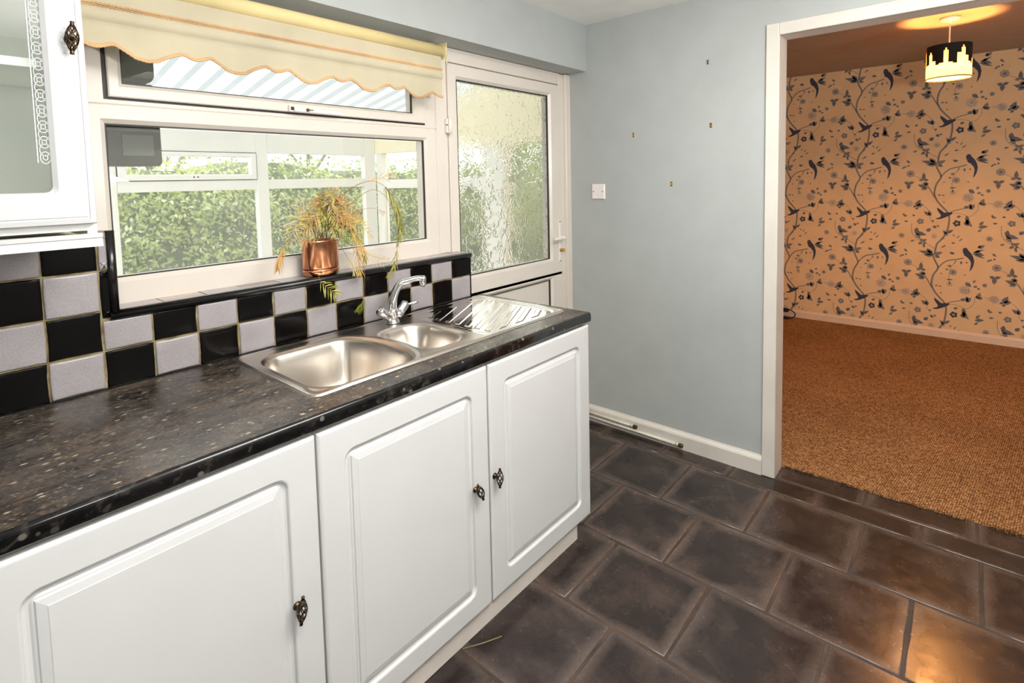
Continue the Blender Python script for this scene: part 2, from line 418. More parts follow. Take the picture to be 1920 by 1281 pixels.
MOTIF = {'S':[([(0.931,1.515),(0.95,1.455),(0.973,1.395),(0.945,1.336),(0.932,1.277),(0.934,1.234),(0.955,1.183),(0.992,1.132),(1.029,1.082),(1.036,1.014),(1.022,0.92),(0.984,0.85),(0.959,0.814),(0.946,0.727)],0.013),([(0.973,1.395),(1.001,1.433),(1.036,1.461),(1.091,1.476),(1.139,1.491)],0.009),([(0.934,1.217),(0.906,1.277),(0.88,1.32),(0.857,1.354)],0.008),([(1.18,1.523),(1.213,1.542),(1.239,1.549)],0.003),([(1.092,1.464),(1.065,1.418),(1.051,1.377),(1.046,1.302)],0.003),([(1.033,1.082),(1.106,1.084),(1.169,1.06),(1.216,1.111),(1.221,1.169)],0.003),([(0.762,1.425),(0.804,1.398),(0.842,1.38)],0.003),([(0.693,1.172),(0.732,1.163),(0.808,1.164),(0.868,1.139),(0.899,1.096),(0.907,1.036),(0.93,0.994)],0.003),([(0.781,0.989),(0.782,0.919),(0.813,0.859),(0.859,0.835),(0.919,0.795),(0.949,0.771)],0.004),([(1.029,1.082),(1.071,1.108),(1.154,1.131)],0.007)],'L':[((0.942,1.506),(0.831,1.535),0.03210851648351649,0),((0.935,1.498),(0.869,1.5),0.028331043956043956,0),((0.934,1.515),(0.89,1.559),0.028331043956043956,0),((0.942,1.506),(1.002,1.533),0.03210851648351649,0),((0.949,1.497),(0.985,1.483),0.024553571428571428,0),((0.927,1.515),(0.886,1.55),0.018887362637362636,0),((0.88,1.303),(0.813,1.329),0.03210851648351649,0),((0.884,1.298),(0.836,1.285),0.024553571428571428,0),((0.88,1.32),(0.872,1.354),0.028331043956043956,0),((0.88,1.328),(0.846,1.341),0.024553571428571428,0),((0.855,1.371),(0.819,1.368),0.024553571428571428,0),((0.855,1.371),(0.855,1.436),0.028331043956043956,0),((0.857,1.371),(0.89,1.367),0.02644230769230769,0),((0.752,1.338),(0.717,1.352),0.028331043956043956,0),((0.752,1.338),(0.749,1.286),0.03210851648351649,0),((0.752,1.338),(0.79,1.355),0.02644230769230769,0),((1.206,1.546),(1.273,1.519),0.028331043956043956,0),((1.199,1.542),(1.272,1.572),0.015109890109890108,0),((1.213,1.546),(1.246,1.565),0.018887362637362636,0),((0.61,1.534),(0.688,1.497),0.0207760989010989,0),((1.161,1.135),(1.126,1.139),0.03777472527472527,0),((1.168,1.127),(1.198,1.16),0.033997252747252744,0),((1.161,1.135),(1.188,1.119),0.028331043956043956,0),((1.168,1.135),(1.17,1.168),0.024553571428571428,0),((1.157,1.284),(1.196,1.251),0.03210851648351649,0),((1.218,1.309),(1.205,1.284),0.018887362637362636,0),((1.233,1.259),(1.206,1.251),0.022664835164835168,0),((1.233,1.243),(1.253,1.235),0.018887362637362636,0),((1.235,1.153),(1.254,1.21),0.03210851648351649,0),((1.242,1.153),(1.271,1.17),0.024553571428571428,0),((1.241,1.169),(1.221,1.169),0.018887362637362636,0),((0.809,1.138),(0.837,1.199),0.03777472527472527,0),((0.816,1.138),(0.857,1.16),0.03777472527472527,0),((0.808,1.147),(0.786,1.129),0.03210851648351649,0),((0.824,1.13),(0.801,1.112),0.022664835164835168,0),((0.907,1.062),(0.862,1.096),0.028331043956043956,0),((0.91,1.058),(0.898,1.105),0.024553571428571428,0),((0.919,1.011),(0.937,1.02),0.03210851648351649,0),((0.887,0.923),(0.916,0.95),0.03210851648351649,0),((0.952,0.969),(0.974,0.974),0.0415521978021978,0),((0.93,0.972),(0.953,0.952),0.028331043956043956,0),((0.813,0.911),(0.819,0.955),0.04721840659340659,0),((0.805,0.911),(0.888,0.889),0.03777472527472527,0),((0.813,0.902),(0.844,0.852),0.03210851648351649,0),((0.859,0.826),(0.829,0.807),0.024553571428571428,0),((0.859,0.835),(0.892,0.854),0.024553571428571428,0),((0.867,0.827),(0.889,0.815),0.0207760989010989,0),((0.859,0.831),(0.844,0.86),0.022664835164835168,0),((0.867,0.818),(0.875,0.775),0.018887362637362636,0),((0.645,0.796),(0.684,0.825),0.028331043956043956,0),((0.66,0.815),(0.637,0.8),0.0207760989010989,0),((0.546,1.008),(0.586,0.982),0.03210851648351649,0),((0.57,0.991),(0.562,1.035),0.024553571428571428,0),((1.142,1.026),(1.177,1.002),0.03210851648351649,0),((1.156,1.018),(1.148,1.068),0.028331043956043956,0),((1.17,1.002),(1.185,0.969),0.015109890109890108,0),((1.226,0.971),(1.286,0.981),0.028331043956043956,0),((1.246,0.955),(1.22,0.929),0.018887362637362636,0),((1.232,0.988),(1.258,1.022),0.0207760989010989,0),((1.086,1.05),(1.114,1.063),0.0207760989010989,0),((1.022,0.912),(0.996,0.936),0.0207760989010989,0),((1.022,0.912),(1.067,0.944),0.024553571428571428,0),((1.018,0.912),(1.026,0.887),0.028331043956043956,0),((1.004,0.903),(1.025,0.921),0.028331043956043956,0),((1.052,1.527),(1.083,1.526),0.022664835164835168,0),((1.052,1.523),(1.055,1.54),0.013221153846153844,0),((0.776,0.83),(0.806,0.841),0.016998626373626372,0),((0.719,1.057),(0.749,1.054),0.0207760989010989,0),((0.722,1.057),(0.722,1.079),0.015109890109890108,0),((0.783,1.059),(0.806,1.06),0.0207760989010989,0),((0.727,1.005),(0.758,1.007),0.015109890109890108,0),((0.992,1.175),(1.006,1.179),0.0207760989010989,0),((0.983,1.238),(1.001,1.234),0.024553571428571428,0),((0.954,1.238),(0.979,1.238),0.011332417582417584,0),((0.988,1.348),(1.002,1.346),0.013221153846153844,0),((1.154,1.458),(1.168,1.449),0.016998626373626372,0),((1.126,1.463),(1.123,1.434),0.015109890109890108,0),((1.146,1.351),(1.156,1.342),0.013221153846153844,0),((1.037,1.411),(1.064,1.423),0.0207760989010989,0),((1.023,1.386),(1.044,1.385),0.0207760989010989,0),((1.091,1.468),(1.078,1.435),0.009443681318681318,0),((1.032,1.297),(1.077,1.301),0.013221153846153844,0),((1.05,1.285),(1.057,1.259),0.009443681318681318,0),((1.319,1.542),(1.345,1.517),0.016998626373626372,0),((1.288,1.47),(1.313,1.494),0.013221153846153844,0),((0.983,0.859),(1.012,0.869),0.011332417582417584,0),((1.056,0.829),(1.084,0.832),0.013221153846153844,0),((1.09,0.873),(1.11,0.899),0.009443681318681318,0),((1.104,0.848),(1.132,0.875),0.009443681318681318,0),((1.076,0.889),(1.061,0.905),0.009443681318681318,0),((1.02,0.809),(0.985,0.782),0.011332417582417584,0)],'B':[[(1.131,1.553),(1.134,1.572),(1.146,1.58),(1.159,1.576),(1.166,1.56),(1.183,1.539),(1.199,1.51),(1.208,1.469),(1.203,1.428),(1.192,1.399),(1.179,1.378),(1.185,1.416),(1.188,1.449),(1.182,1.473),(1.163,1.499),(1.144,1.512),(1.137,1.531)],[(0.953,1.132),(0.978,1.111),(1.002,1.088),(1.057,1.093),(1.054,1.078),(1.033,1.061),(1.001,1.043),(0.973,1.031),(0.944,1.032),(0.949,1.039),(0.974,1.048),(0.981,1.064),(0.966,1.089),(0.955,1.11)]],'F':[((0.762,1.425),0.03396291208791209,2),((0.692,1.273),0.017719780219780223,1),((1.155,1.218),0.04429945054945055,3),((0.755,1.163),0.03691620879120879,3),((1.073,1.364),0.029532967032967036,2),((1.054,1.259),0.022149725274725276,3),((0.71,0.878),0.02510302197802198,2),((0.841,1.008),0.028056318681318682,1),((0.727,1.487),0.007383241758241759,0),((0.746,1.495),0.008859890109890111,0),((0.939,0.882),0.02510302197802198,3),((1.087,0.999),0.029532967032967036,4)]}
# ------------------------------------------------------------------ dimensions
ZT = 0.91; XW = 0.076; YW = -0.605; XG = 0.937; XJ = 1.05; YR = 0.091; ZB = 2.058; ZC = 2.321; ZC2 = 2.395
TP, TQ, Z1 = 0.114, 0.1083, 1.012
XL = -2.9; YF = -3.1; XP = 4.121; YD = -0.600

# ------------------------------------------------------------------ structure : kitchen
mb = MB(); mb.box(XL, -1.336, 0.007, 0.35, -0.1, 1.330); mb.box(XL, -1.375, 0.007, 0.35, 1.330, ZB); mb.box(-1.336, -0.003, 0.007, 0.20, -0.1, 1.092)
mb.box(XL, XG, -0.046, 0.35, ZB, ZC+.1)
struct('wall_back', mb, M_WALL)
mb = MB(); mb.box(XL-.12, XL, YF, 0.35, -0.1, ZC+.1); struct('wall_left', mb, M_WALL)
mb = MB(); mb.box(XL-.12, XJ, YF-.12, YF, -0.1, ZC+.1); struct('wall_front', mb, M_WALL)
# wall between kitchen and living room, with the wide opening
YO, YO2 = -1.0765, -2.25; ZO = 2.070
mb = MB(); mb.box(XG, XJ, YO+.012, 0.18, -0.1, 2.5); mb.box(XG, XJ, YO2, YO+.012, ZO+.012, 2.5); mb.box(XG, XJ, YF-.1, YO2, -0.1, 2.5)
struct('wall_right', mb, M_WALL)
mb = MB(); mb.box(XL, XG, YF, -0.046, ZC, ZC+.05); struct('ceiling', mb, M_CEIL)
# opening trim : architrave + lining
mb = MB()
mb.bbox(XG-.014, XG, YO+.002, YO+.057, 0.0, ZO+.055, .003)
mb.bbox(XG-.014, XG, YO2-.057, YO-.0+.002, ZO-.0, ZO+.055, .003)
mb.bbox(XG-.014, XG, YO2-.057, YO2-.002, 0.0, ZO, .003)
mb.bbox(XG-.010, XJ+.004, YO, YO+.012, 0.0, ZO+.012, .002)
mb.bbox(XG-.010, XJ+.004, YO2, YO+.0, ZO, ZO+.012, .002)
mb.bbox(XG-.010, XJ+.004, YO2-.012, YO2, 0.0, ZO+.012, .002)
struct('trim_1', mb, M_WHITE)
# skirting on the grey wall, old board with a bead
mb = MB(); prof = [(XG,0.0),(XG-.018,0.0),(XG-.018,.072),(XG-.014,.080),(XG-.006,.088),(XG-.004,.0934),(XG,.0934)]
mb.loops([[(x,YO+.057,z) for x,z in prof], [(x,YR,z) for x,z in prof]], 0, False, True, True)
struct('baseboard_right', mb, M_WHITE)

# ------------------------------------------------------------------ kitchen floor, laid in running bond
def floor_tiles():
    mb = MB(); rnd = random.Random(3)
    X0, P, Y0, Q, OF = 0.8103, 0.3681, -0.7223, 0.3643, 0.4928
    g = 0.0045
    def tile(x0, x1, y0, y1):
        # slightly wandering outline, rounded top edge
        def side(ax, ay, bx, by):
            out = []
            nx, ny = -(by-ay), (bx-ax); L = math.hypot(nx, ny) or 1
            for k in range(4):
                t_ = k/4; j = 0 if k == 0 else rnd.uniform(-.0018,.0018)
                out.append((ax+(bx-ax)*t_+nx/L*j, ay+(by-ay)*t_+ny/L*j))
            return out
        out = side(x0,y0,x1,y0)+side(x1,y0,x1,y1)+side(x1,y1,x0,y1)+side(x0,y1,x0,y0)
        cx, cy = (x0+x1)/2, (y0+y1)/2; h = rnd.uniform(-.0006,.0006)
        def ins(d, z): return [(x+math.copysign(min(d,abs(cx-x)),cx-x), y+math.copysign(min(d,abs(cy-y)),cy-y), z) for x,y in out]
        Ls = [ins(0,-.006), ins(.0012,-.0010+h), ins(.004,h)]
        b = len(mb.f); mb.loops(Ls, 0, True, False, True)
        c = rnd.uniform(.80,1.2); w_ = rnd.uniform(-.05,.06); col = (c*(1+w_), c, c*(1-w_), 1)
        inner = ins(.005,h)
        su, sv = max(.06, (x1-x0)), max(.06, (y1-y0))
        def uvof(p): return ((p[0]-x0)/(x1-x0), (p[1]-y0)/(y1-y0))
        for fi in range(b, len(mb.f)):
            mb.uv[fi] = [uvof(mb.v[i]) for i in mb.f[fi]]; mb.tc[fi] = col
    for i in range(-1, 11):
        xb = X0 - P*i; xa = xb - P     # row i between xa..xb
        if i == -1: continue
        off = OF*Q if i % 2 else 0
        if xa < XL: break
        j = -3
        while True:
            y1 = Y0 - j*Q + off + 0
            y0 = y1 - Q
            if y1 < YF: break
            if y0 < 0.05: tile(xa+g, xb-g, y0+g, min(y1-g, .09))
            j += 1
    # narrow cut row along the wall and the row under the opening
    ys = [.09, -.202, -.547, -.893, -1.273, -1.637, -1.99, -2.34, -2.7, -3.05]
    for a, b in zip(ys, ys[1:]): tile(X0+g, XG-.003, b+g, a-g)
    ys = [-1.078, -1.431, -1.808, -2.16, -2.25]
    for a, b in zip(ys, ys[1:]): tile(XG+.004, XJ+.10, b+g, a-g)
    # bed
    o = len(mb.f)
    mb.box(XL, XG, YF, .09, -.06, -.0022, 1); mb.box(XG, XJ+.12, YO2, -1.078, -.06, -.0022, 1)
    for fi in range(o, len(mb.f)): mb.uv[fi] = [(.5,.5)]*4
    struct('floor', mb, [M_SLATE, M_FGROUT])
floor_tiles()

# ------------------------------------------------------------------ living room
mb = MB(); mb.box(XJ, XP+.1, 0.05, 0.17, -.1, 2.5); struct('wall_side', mb, M_PAPER)
mb = MB(); mb.box(XJ, XP+.1, -4.4, -4.28, -.1, 2.5); struct('wall_side', mb, M_PAPER)
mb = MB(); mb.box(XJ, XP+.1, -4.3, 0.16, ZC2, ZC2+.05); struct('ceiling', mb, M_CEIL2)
def wallpaper():
    mb = MB(); mb.box(XP, XP+.1, -4.3, 0.16, -.1, 2.5, 0)
    D = MOTIF; DU, DV = 0.587, 0.784; layer = [0]
    def put(pts, mi, k, sm=False):
        zs = [p[1] for p in pts]
        if max(zs) < .07 or min(zs) > ZC2: return
        if max(p[0] for p in pts) < -.03 or min(p[0] for p in pts) > 2.9: return
        x = XP - .0004 - .0001*k
        mb.add([(x, -u, min(max(v_, .06), ZC2+.02)) for u, v_ in pts], [tuple(range(len(pts)))], mi)
    for a in range(-2, 5):
        for b in range(-2, 3):
            du, dv = a*DU, b*DV
            T = lambda pts: [(u+du, v_+dv) for u, v_ in pts]
            for pts, wd in D['S']:
                P = T(pts); fine = []
                for i in range(len(P)-1):      # smooth the stem
                    p0 = P[max(i-1,0)]; p1 = P[i]; p2 = P[i+1]; p3 = P[min(i+2,len(P)-1)]
                    for k in range(3):
                        s_ = k/3
                        fine.append(tuple(.5*((2*p1[c])+(-p0[c]+p2[c])*s_+(2*p0[c]-5*p1[c]+4*p2[c]-p3[c])*s_*s_+(-p0[c]+3*p1[c]-3*p2[c]+p3[c])*s_**3) for c in (0,1)))
                fine.append(P[-1])
                for i in range(len(fine)-1):
                    (x0,y0),(x1,y1) = fine[i], fine[i+1]; L = math.hypot(x1-x0,y1-y0) or 1
                    nx, ny = -(y1-y0)/L*wd/2, (x1-x0)/L*wd/2
                    put([(x0-nx,y0-ny),(x1-nx,y1-ny),(x1+nx,y1+ny),(x0+nx,y0+ny)], 2, 0)
            for p0, p1, wd, sh in D['L']:
                (x0,y0),(x1,y1) = T([p0,p1]); L = math.hypot(x1-x0,y1-y0) or 1e-3
                nx, ny = -(y1-y0)/L, (x1-x0)/L; wd = min(wd, L*.75)
                q = lambda s_, o_: (x0+(x1-x0)*s_+nx*o_*wd, y0+(y1-y0)*s_+ny*o_*wd)
                put([q(0,-.1),q(.3,-.5),q(.62,-.4),q(1,0),q(.62,.4),q(.3,.5),q(0,.1)], 1 if (int(p0[0]*1000)+int(p1[1]*1000)) % 3 else 2, 1)
            for pts in D['B']: put(T(pts), 5, 3)
            for c, r, sh in D['F']:
                (cx, cy), = T([c]); n = 7
                if sh in (2, 3):
                    for k in range(n):
                        an = 2*PI*k/n
                        ctr = (cx+math.cos(an)*r*.6, cy+math.sin(an)*r*.6)
                        put([(ctr[0]+math.cos(2*PI*i/7)*r*.34, ctr[1]+math.sin(2*PI*i/7)*r*.34) for i in range(7)], sh+1 if sh == 3 else 3, 1)
                    put([(cx+math.cos(2*PI*i/9)*r*.3, cy+math.sin(2*PI*i/9)*r*.3) for i in range(9)], 3 if sh == 3 else 1, 2)
                else:
                    put([(cx+math.cos(2*PI*i/10)*r*(1 if i%2 else .72), cy+math.sin(2*PI*i/10)*r*(1 if i%2 else .72)) for i in range(10)], 1+sh, 1)
                    if r > .02: put([(cx+math.cos(2*PI*i/8)*r*.35, cy+math.sin(2*PI*i/8)*r*.35) for i in range(8)], 3, 2)
    o = mb.build('wall_far', [M_PAPER]+M_INK); o['kind'] = 'structure'
wallpaper()
mb = MB(); prof = [(XP,0.0),(XP-.016,0.0),(XP-.016,.062),(XP-.010,.070),(XP-.005,.081),(XP,.081)]
mb.loops([[(x,-4.28,z) for x,z in prof], [(x,.048,z) for x,z in prof]], 0, False, True, True)
struct('baseboard_far', mb, M_SKIRT2)
# carpet with frayed front edge
root = thing('sisal_carpet', 'golden brown woven sisal carpet with a frayed front edge, covering the far room floor', 'carpet', (2.6,-2,0))
mb = MB(); n = 160; rnd = random.Random(5); front = []
for i in range(n+1):
    y = 0.048 - 4.32*i/n
    front.append((1.066 + (-y-1.07)*.033 + rnd.uniform(-.006,.006) + .006*math.sin(y*9) if -2.3 < y < -1.05 else 1.06, y))
top = [(x,y,.007) for x,y in front]; bot = [(x-.002,y,-.05) for x,y in front]; bk = [(XP-.002,y,.007) for x,y in front]
mb.loops([bot, top, bk], 0, False, closed=False)
part('pile', mb, M_SISAL, root)
mb = MB()
for k in range(260):
    y = rnd.uniform(-2.2,-1.08); x = 1.066 + (-y-1.07)*.033; L = rnd.uniform(.006,.024) if rnd.random() > .06 else rnd.uniform(.03,.06); a = rnd.uniform(-.9,.9)
    dx, dy = -math.cos(a)*L, math.sin(a)*L; w_ = .0012
    mb.add([(x+.006,y-w_,.006),(x+.006,y+w_,.006),(x+dx,y+dy,.0015),(x+dx*.5,y+dy*.5-w_,.008)], [(0,1,2),(0,2,3)])
o = part('fringe', mb, M_SISAL, root); o['kind'] = 'stuff'
# cable by the far skirting
root = thing('coiled_cable', 'short loop of black cable lying on the carpet against the far skirting board', 'cable', (3.9,-.45,0))
pts = [(4.06,-.28,.10),(4.06,-.36,.095),(4.055,-.43,.085),(4.05,-.462,.06),(4.04,-.462,.035),(4.03,-.445,.018),(4.0,-.40,.014),(3.98,-.30,.014),(3.97,-.2,.013)]
mb = MB(); mb.tube(pts, .006, 8); part('wire', mb, M_BLACKPL, root)
mb = MB(); mb.bbox(4.045,4.07,-.40,-.34,.062,.10,.004); part('clip', mb, M_BLACKPL, root)
mb = MB(); mb.bbox(3.97,4.02,-.42,-.33,.008,.03,.004); part('plug', mb, M_BLACKPL, root)

# pendant lamp
PXc, PYc = 2.63, -1.625
root = thing('pendant_lamp', 'lit pendant lamp with a black and yellow skyline drum shade in the far room', 'lamp', (PXc,PYc,ZC2))
T = Matrix.Translation((PXc,PYc,0))
mb = MB(); mb.lathe([(0,ZC2),(.052,ZC2),(.052,ZC2-.012),(.040,ZC2-.022),(.012,ZC2-.026),(.010,ZC2-.036),(0,ZC2-.036)], 28, T); part('ceiling_rose', mb, M_PLAST, root)
mb = MB(); mb.tube([(PXc,PYc,ZC2-.03),(PXc,PYc,2.165)], .004, 8); part('cable', mb, M_PLAST, root)
mb = MB(); mb.lathe([(.012,2.17),(.017,2.165),(.019,2.145),(.019,2.13),(.013,2.125)], 16, T); part('lamp_holder', mb, M_PLAST, root)
mb = MB(); mb.lathe([(.012,2.125),(.016,2.11),(.028,2.092),(.030,2.076),(.024,2.060),(.012,2.051),(0,2.049)], 20, T); part('bulb', mb, M_BULB, root)
SR, SZ0, SZ1 = 0.112, 2.018, 2.222
import itertools
hts = [.45,.7,.95,.8,.45,.6,.62,.95,.95,.45,.5,.85,.6,.45,.5,.92,.5,.45,.8,.97,.7,.5,.45,.62,.9,.62,.45,.5,.97,.97,.6,.45]
hts_ = [.42,.42,.5,.55,.42,.46,.78,.9,.78,.6,.62,.85,.7,.42,.45,.5,.52,.62,.70,.88,.90,.90,.55,.5,.60,.75,.92,.72,.5,.5,.62,.46]
mb = MB(); N = 96; 
def sp(k, z, r=SR): a = 2*PI*k/N; return (PXc+r*math.cos(a), PYc+r*math.sin(a), z)
band = SZ0+.008
for k in range(N):
    h0 = SZ0 + (SZ1-SZ0)*hts[(k//3) % len(hts)]*.86
    spire = (k % 3 == 1) and hts[(k//3) % len(hts)] > .8
    zt = h0 + (.014 if spire else 0)
    mb.add([sp(k,SZ0,SR+.0012),sp(k+1,SZ0,SR+.0012),sp(k+1,band,SR+.0012),sp(k,band,SR+.0012)], [(0,1,2,3)], 1)
    mb.add([sp(k,band),sp(k+1,band),sp(k+1,zt),sp(k,zt)], [(0,1,2,3)], 0)
    mb.add([sp(k,zt),sp(k+1,zt),sp(k+1,SZ1),sp(k,SZ1)], [(0,1,2,3)], 1)
    mb.add([sp(k,zt,SR-.0008),sp(k+1,zt,SR-.0008),sp(k+1,SZ1,SR-.0008),sp(k,SZ1,SR-.0008)], [(0,1,2,3)], 1)
o = mb.build('shade', [M_SHADE, M_BLACKSH]); o.parent = root; o.matrix_basis = root.matrix_basis.inverted()
mb = MB()
for k in range(3):
    a = 2*PI*k/3+.4; mb.tube([(PXc+.016*math.cos(a),PYc+.016*math.sin(a),2.15),(PXc+(SR-.002)*math.cos(a),PYc+(SR-.002)*math.sin(a),2.19)], .0018, 6)
part('spider_fitting', mb, M_PLAST, root)

# ------------------------------------------------------------------ wall fittings on the grey wall
def on_wall(name, label, cat, y, z, group=None): return thing(name, label, cat, (XG, y, z), group)
root = on_wall('blanking_plate', 'square white blank plate with two screws on the blue grey wall', 'wall plate', -.120, 1.368)
mb = MB(); a = .043; y, z = -.120, 1.368
mb.loops([[(XG,y-s*a,z-t_*a) for s,t_ in ((1,1),(-1,1),(-1,-1),(1,-1))], [(XG-.006,y-s*a,z-t_*a) for s,t_ in ((1,1),(-1,1),(-1,-1),(1,-1))],
          [(XG-.009,y-s*(a-.004),z-t_*(a-.004)) for s,t_ in ((1,1),(-1,1),(-1,-1),(1,-1))]], 0, False, False, True)
part('plate', mb, M_PLAST, root)
for s in (-1,1):
    mb = MB(); mb.lathe([(0,0),(.0032,0),(.003,.0014),(0,.0018)], 10, Matrix.Translation((XG-.0088,y+s*.030,z))@Matrix.Rotation(-PI/2,4,'Y')); part('screw', mb, M_DKGREY, root)
for (yy, zz, lb) in ((-.343,1.676,'small brass two-hole hook plate on the grey wall, nearest the glazed door'),
                     (-.765,1.694,'small brass two-hole hook plate on the grey wall, nearest the white opening trim'),
                     (-.560,1.407,'small brass two-hole hook plate on the grey wall, lowest of the three')):
    root = on_wall('hook_plate', lb, 'wall fixing', yy, zz, 'brass hook plates on the grey wall')
    mb = MB(); mb.bbox(XG-.0025, XG, yy-.006, yy+.006, zz-.012, zz+.012, .001); part('plate', mb, M_BRASS, root)
    for s in (-1,1):
        mb = MB(); mb.lathe([(0,0),(.0042,0),(.0036,.002),(0,.0024)], 8, Matrix.Translation((XG-.0025,yy,zz+s*.008))@Matrix.Rotation(-PI/2,4,'Y')); part('screw', mb, M_BRASSO, root)
mb = MB(); mb.tube([(XG+.001,-.750,2.012),(XG-.006,-.750,2.010),(XG-.010,-.752,2.004),(XG-.010,-.752,1.996),(XG-.006,-.752,1.992)], .0028, 8)
o = fixn(mb.build('wall_hook', M_DKGREY)); tag(o, 'tiny dark metal hook high on the grey wall beside the opening', 'hook')
# pipes along the skirting
for (ya, zz, rr, lb) in ((-.345,.050,.0075,'upper of two thin painted pipes with a brass end along the skirting'),
                     (-.610,.026,.0075,'lower, longer of two thin painted pipes with a brass end along the skirting')):
    root = thing('heating_pipe', lb, 'pipe', (XG-.03, ya, zz), 'capped pipes along the skirting')
    xx = XG-.018-rr
    mb = MB(); mb.tube([(xx, .085, zz+.004), (xx, -.2, zz+.001), (xx, ya, zz)], rr, 10); part('pipe', mb, M_PIPE, root)
    mb = MB(); mb.tube([(xx, ya+.018, zz),(xx, ya-.002, zz)], .0088, 12); part('collar', mb, M_PIPE, root)
    mb = MB(); mb.lathe([(0,0),(.0105,0),(.0105,.018),(.009,.022),(0,.022)], 8, Matrix.Translation((xx,ya,zz))@Matrix.Rotation(PI/2,4,'X')); part('brass_cap', mb, M_BRASSO, root)
mb = MB(); mb.tube([(-.60,-.575,.003),(-.55,-.60,.004),(-.48,-.615,.003)], .0013, 5)
# ------------------------------------------------------------------ splashback
def splash():
    root = thing('tiled_splashback', 'black and pale grey checkerboard tiled splashback behind the worktop and sink', 'splashback', (-1,0,ZT))
    rnd = random.Random(11)
    mb = MB()
    def tile(x0, x1, z0, z1, mi, full=True, mb=mb, ty=None, jit=.0020):
        g = .0022; x0 += g; x1 -= g; z0 += g; z1 -= g
        if x1-x0 < .008 or z1-z0 < .008: return
        amp = [rnd.uniform(-1,1)*jit for _ in range(4)]
        def side(a, b, am):
            out = []; nx, nz = -(b[1]-a[1]), b[0]-a[0]; L = math.hypot(nx,nz)
            for k in range(6):
                t_ = k/6; j = am*math.sin(PI*t_)+ (rnd.uniform(-.4,.4)*jit*.6 if k else 0)
                out.append((a[0]+(b[0]-a[0])*t_+nx/L*j, a[1]+(b[1]-a[1])*t_+nz/L*j))
            return out
        cs = [(x0,z0),(x1,z0),(x1,z1),(x0,z1)]; out = sum((side(cs[i], cs[(i+1)%4], amp[i]) for i in range(4)), [])
        cx, cz = (x0+x1)/2, (z0+z1)/2
        def ins(d, y):
            return [(cx+(x-cx)*(1-d/max(.01,(x1-x0)/2)), y, cz+(z-cz)*(1-d/max(.01,(z1-z0)/2))) for x,z in out]
        h = rnd.uniform(-.0006,.0006); tilt = rnd.uniform(-.008,.008), rnd.uniform(-.008,.008)
        Ls = [ins(0,.003), ins(.0004,-.0022), ins(.0022,-.0040+h), ins(.006,-.0045+h), ins(.02,-.0046+h)]
        Ls = [[(x, y+((x-cx)*tilt[0]+(z-cz)*tilt[1] if i else 0), z) for x,y,z in L] for i,L in enumerate(Ls)]
        mb.loops(Ls, mi, True, False, True)
    for c in range(0, 14):
        x1 = -c*TP; x0 = x1-TP; odd = c % 2
        if x0 < XL: break
        tile(x0,x1,ZT+.001,Z1,1 if odd else 2)
        if x1 > -1.342: tile(x0,x1,Z1,1.096,2 if odd else 1) if x0 > -1.343 else tile(x0,x1,Z1,1.095,2 if odd else 1)
        if x0 < -1.342:
            xr = min(x1,-1.343)
            if x1 <= -1.342: tile(x0,xr,Z1,Z1+TQ,2 if odd else 1)
            tile(x0,xr,(Z1+TQ) if x1 <= -1.342 else 1.1, Z1+2*TQ,1 if odd else 2)
            tile(x0,xr,Z1+2*TQ,1.332,2 if odd else 1)
    for c in range(14, 25):
        x1 = -c*TP; x0 = x1-TP; odd = c % 2
        for r in range(4):
            z0 = [ZT+.001,Z1,Z1+TQ,Z1+2*TQ][r]; z1 = [Z1,Z1+TQ,Z1+2*TQ,1.332][r]
            tile(x0,x1,z0,z1,(1 if odd else 2) if r % 2 == 0 else (2 if odd else 1))
    mb.box(XL, -1.345, 0.0, .006, ZT, 1.333, 0); mb.box(-1.345, -.002, 0.0, .006, ZT, 1.096, 0)
    mb.box(-.002, .004, -.004, .085, ZT-.05, 1.10, 1)
    part('wall_tiles', mb, [M_GROUT, M_BLACKT, M_WHITET], root)
    # bead trim
    mb = MB()
    def bead(a, b, horiz=True):
        pr = [(.004,-.011),(-.008,-.011),(-.011,-.006),(-.012,.002),(-.009,.009),(-.003,.012),(.010,.0125),(.010,-.011)]
        if horiz: mb.loops([[(x, y, 1.105+z) for y,z in pr] for x in (a,b)], 0, True, True, True)
        else: mb.loops([[(-1.3385+s_*.9, y, z) for y,s_ in pr] for z in (a,b)], 0, True, True, True)
    bead(-1.35, .004)
    bead(1.097, 1.334, False)
    part('edge_bead', mb, M_TRIM, root)
    # sill tiles
    mb = MB(); mb.box(-1.336, -.0, .006, .125, 1.09, 1.1145, 0)
    mb2 = mb; x = -1.332; k = 0
    def st(x0,x1,y0,y1,mi):
        z = 1.1165+rnd.uniform(-.0004,.0004); g = .0018
        mb.box(x0+g,x1-g,y0+g,y1-g,1.112,z,mi)
    while x < -.01:
        wd = .114; x1 = min(x+wd, -.003)
        if k % 2: st(x,x1,.008,.052,1); st(x,x1,.052,.093,2 if k % 4 == 1 else 3)
        else: st(x,x1,.008,.093,1)
        x = x1; k += 1
    part('sill_tiles', mb, [M_GROUT, M_WHITET, MATS['tile_buff'], MATS['tile_taupe']], root)
simple('tile_buff', (196,184,172), 0.25, var=.06); simple('tile_taupe', (150,140,134), 0.25, var=.08)
splash()

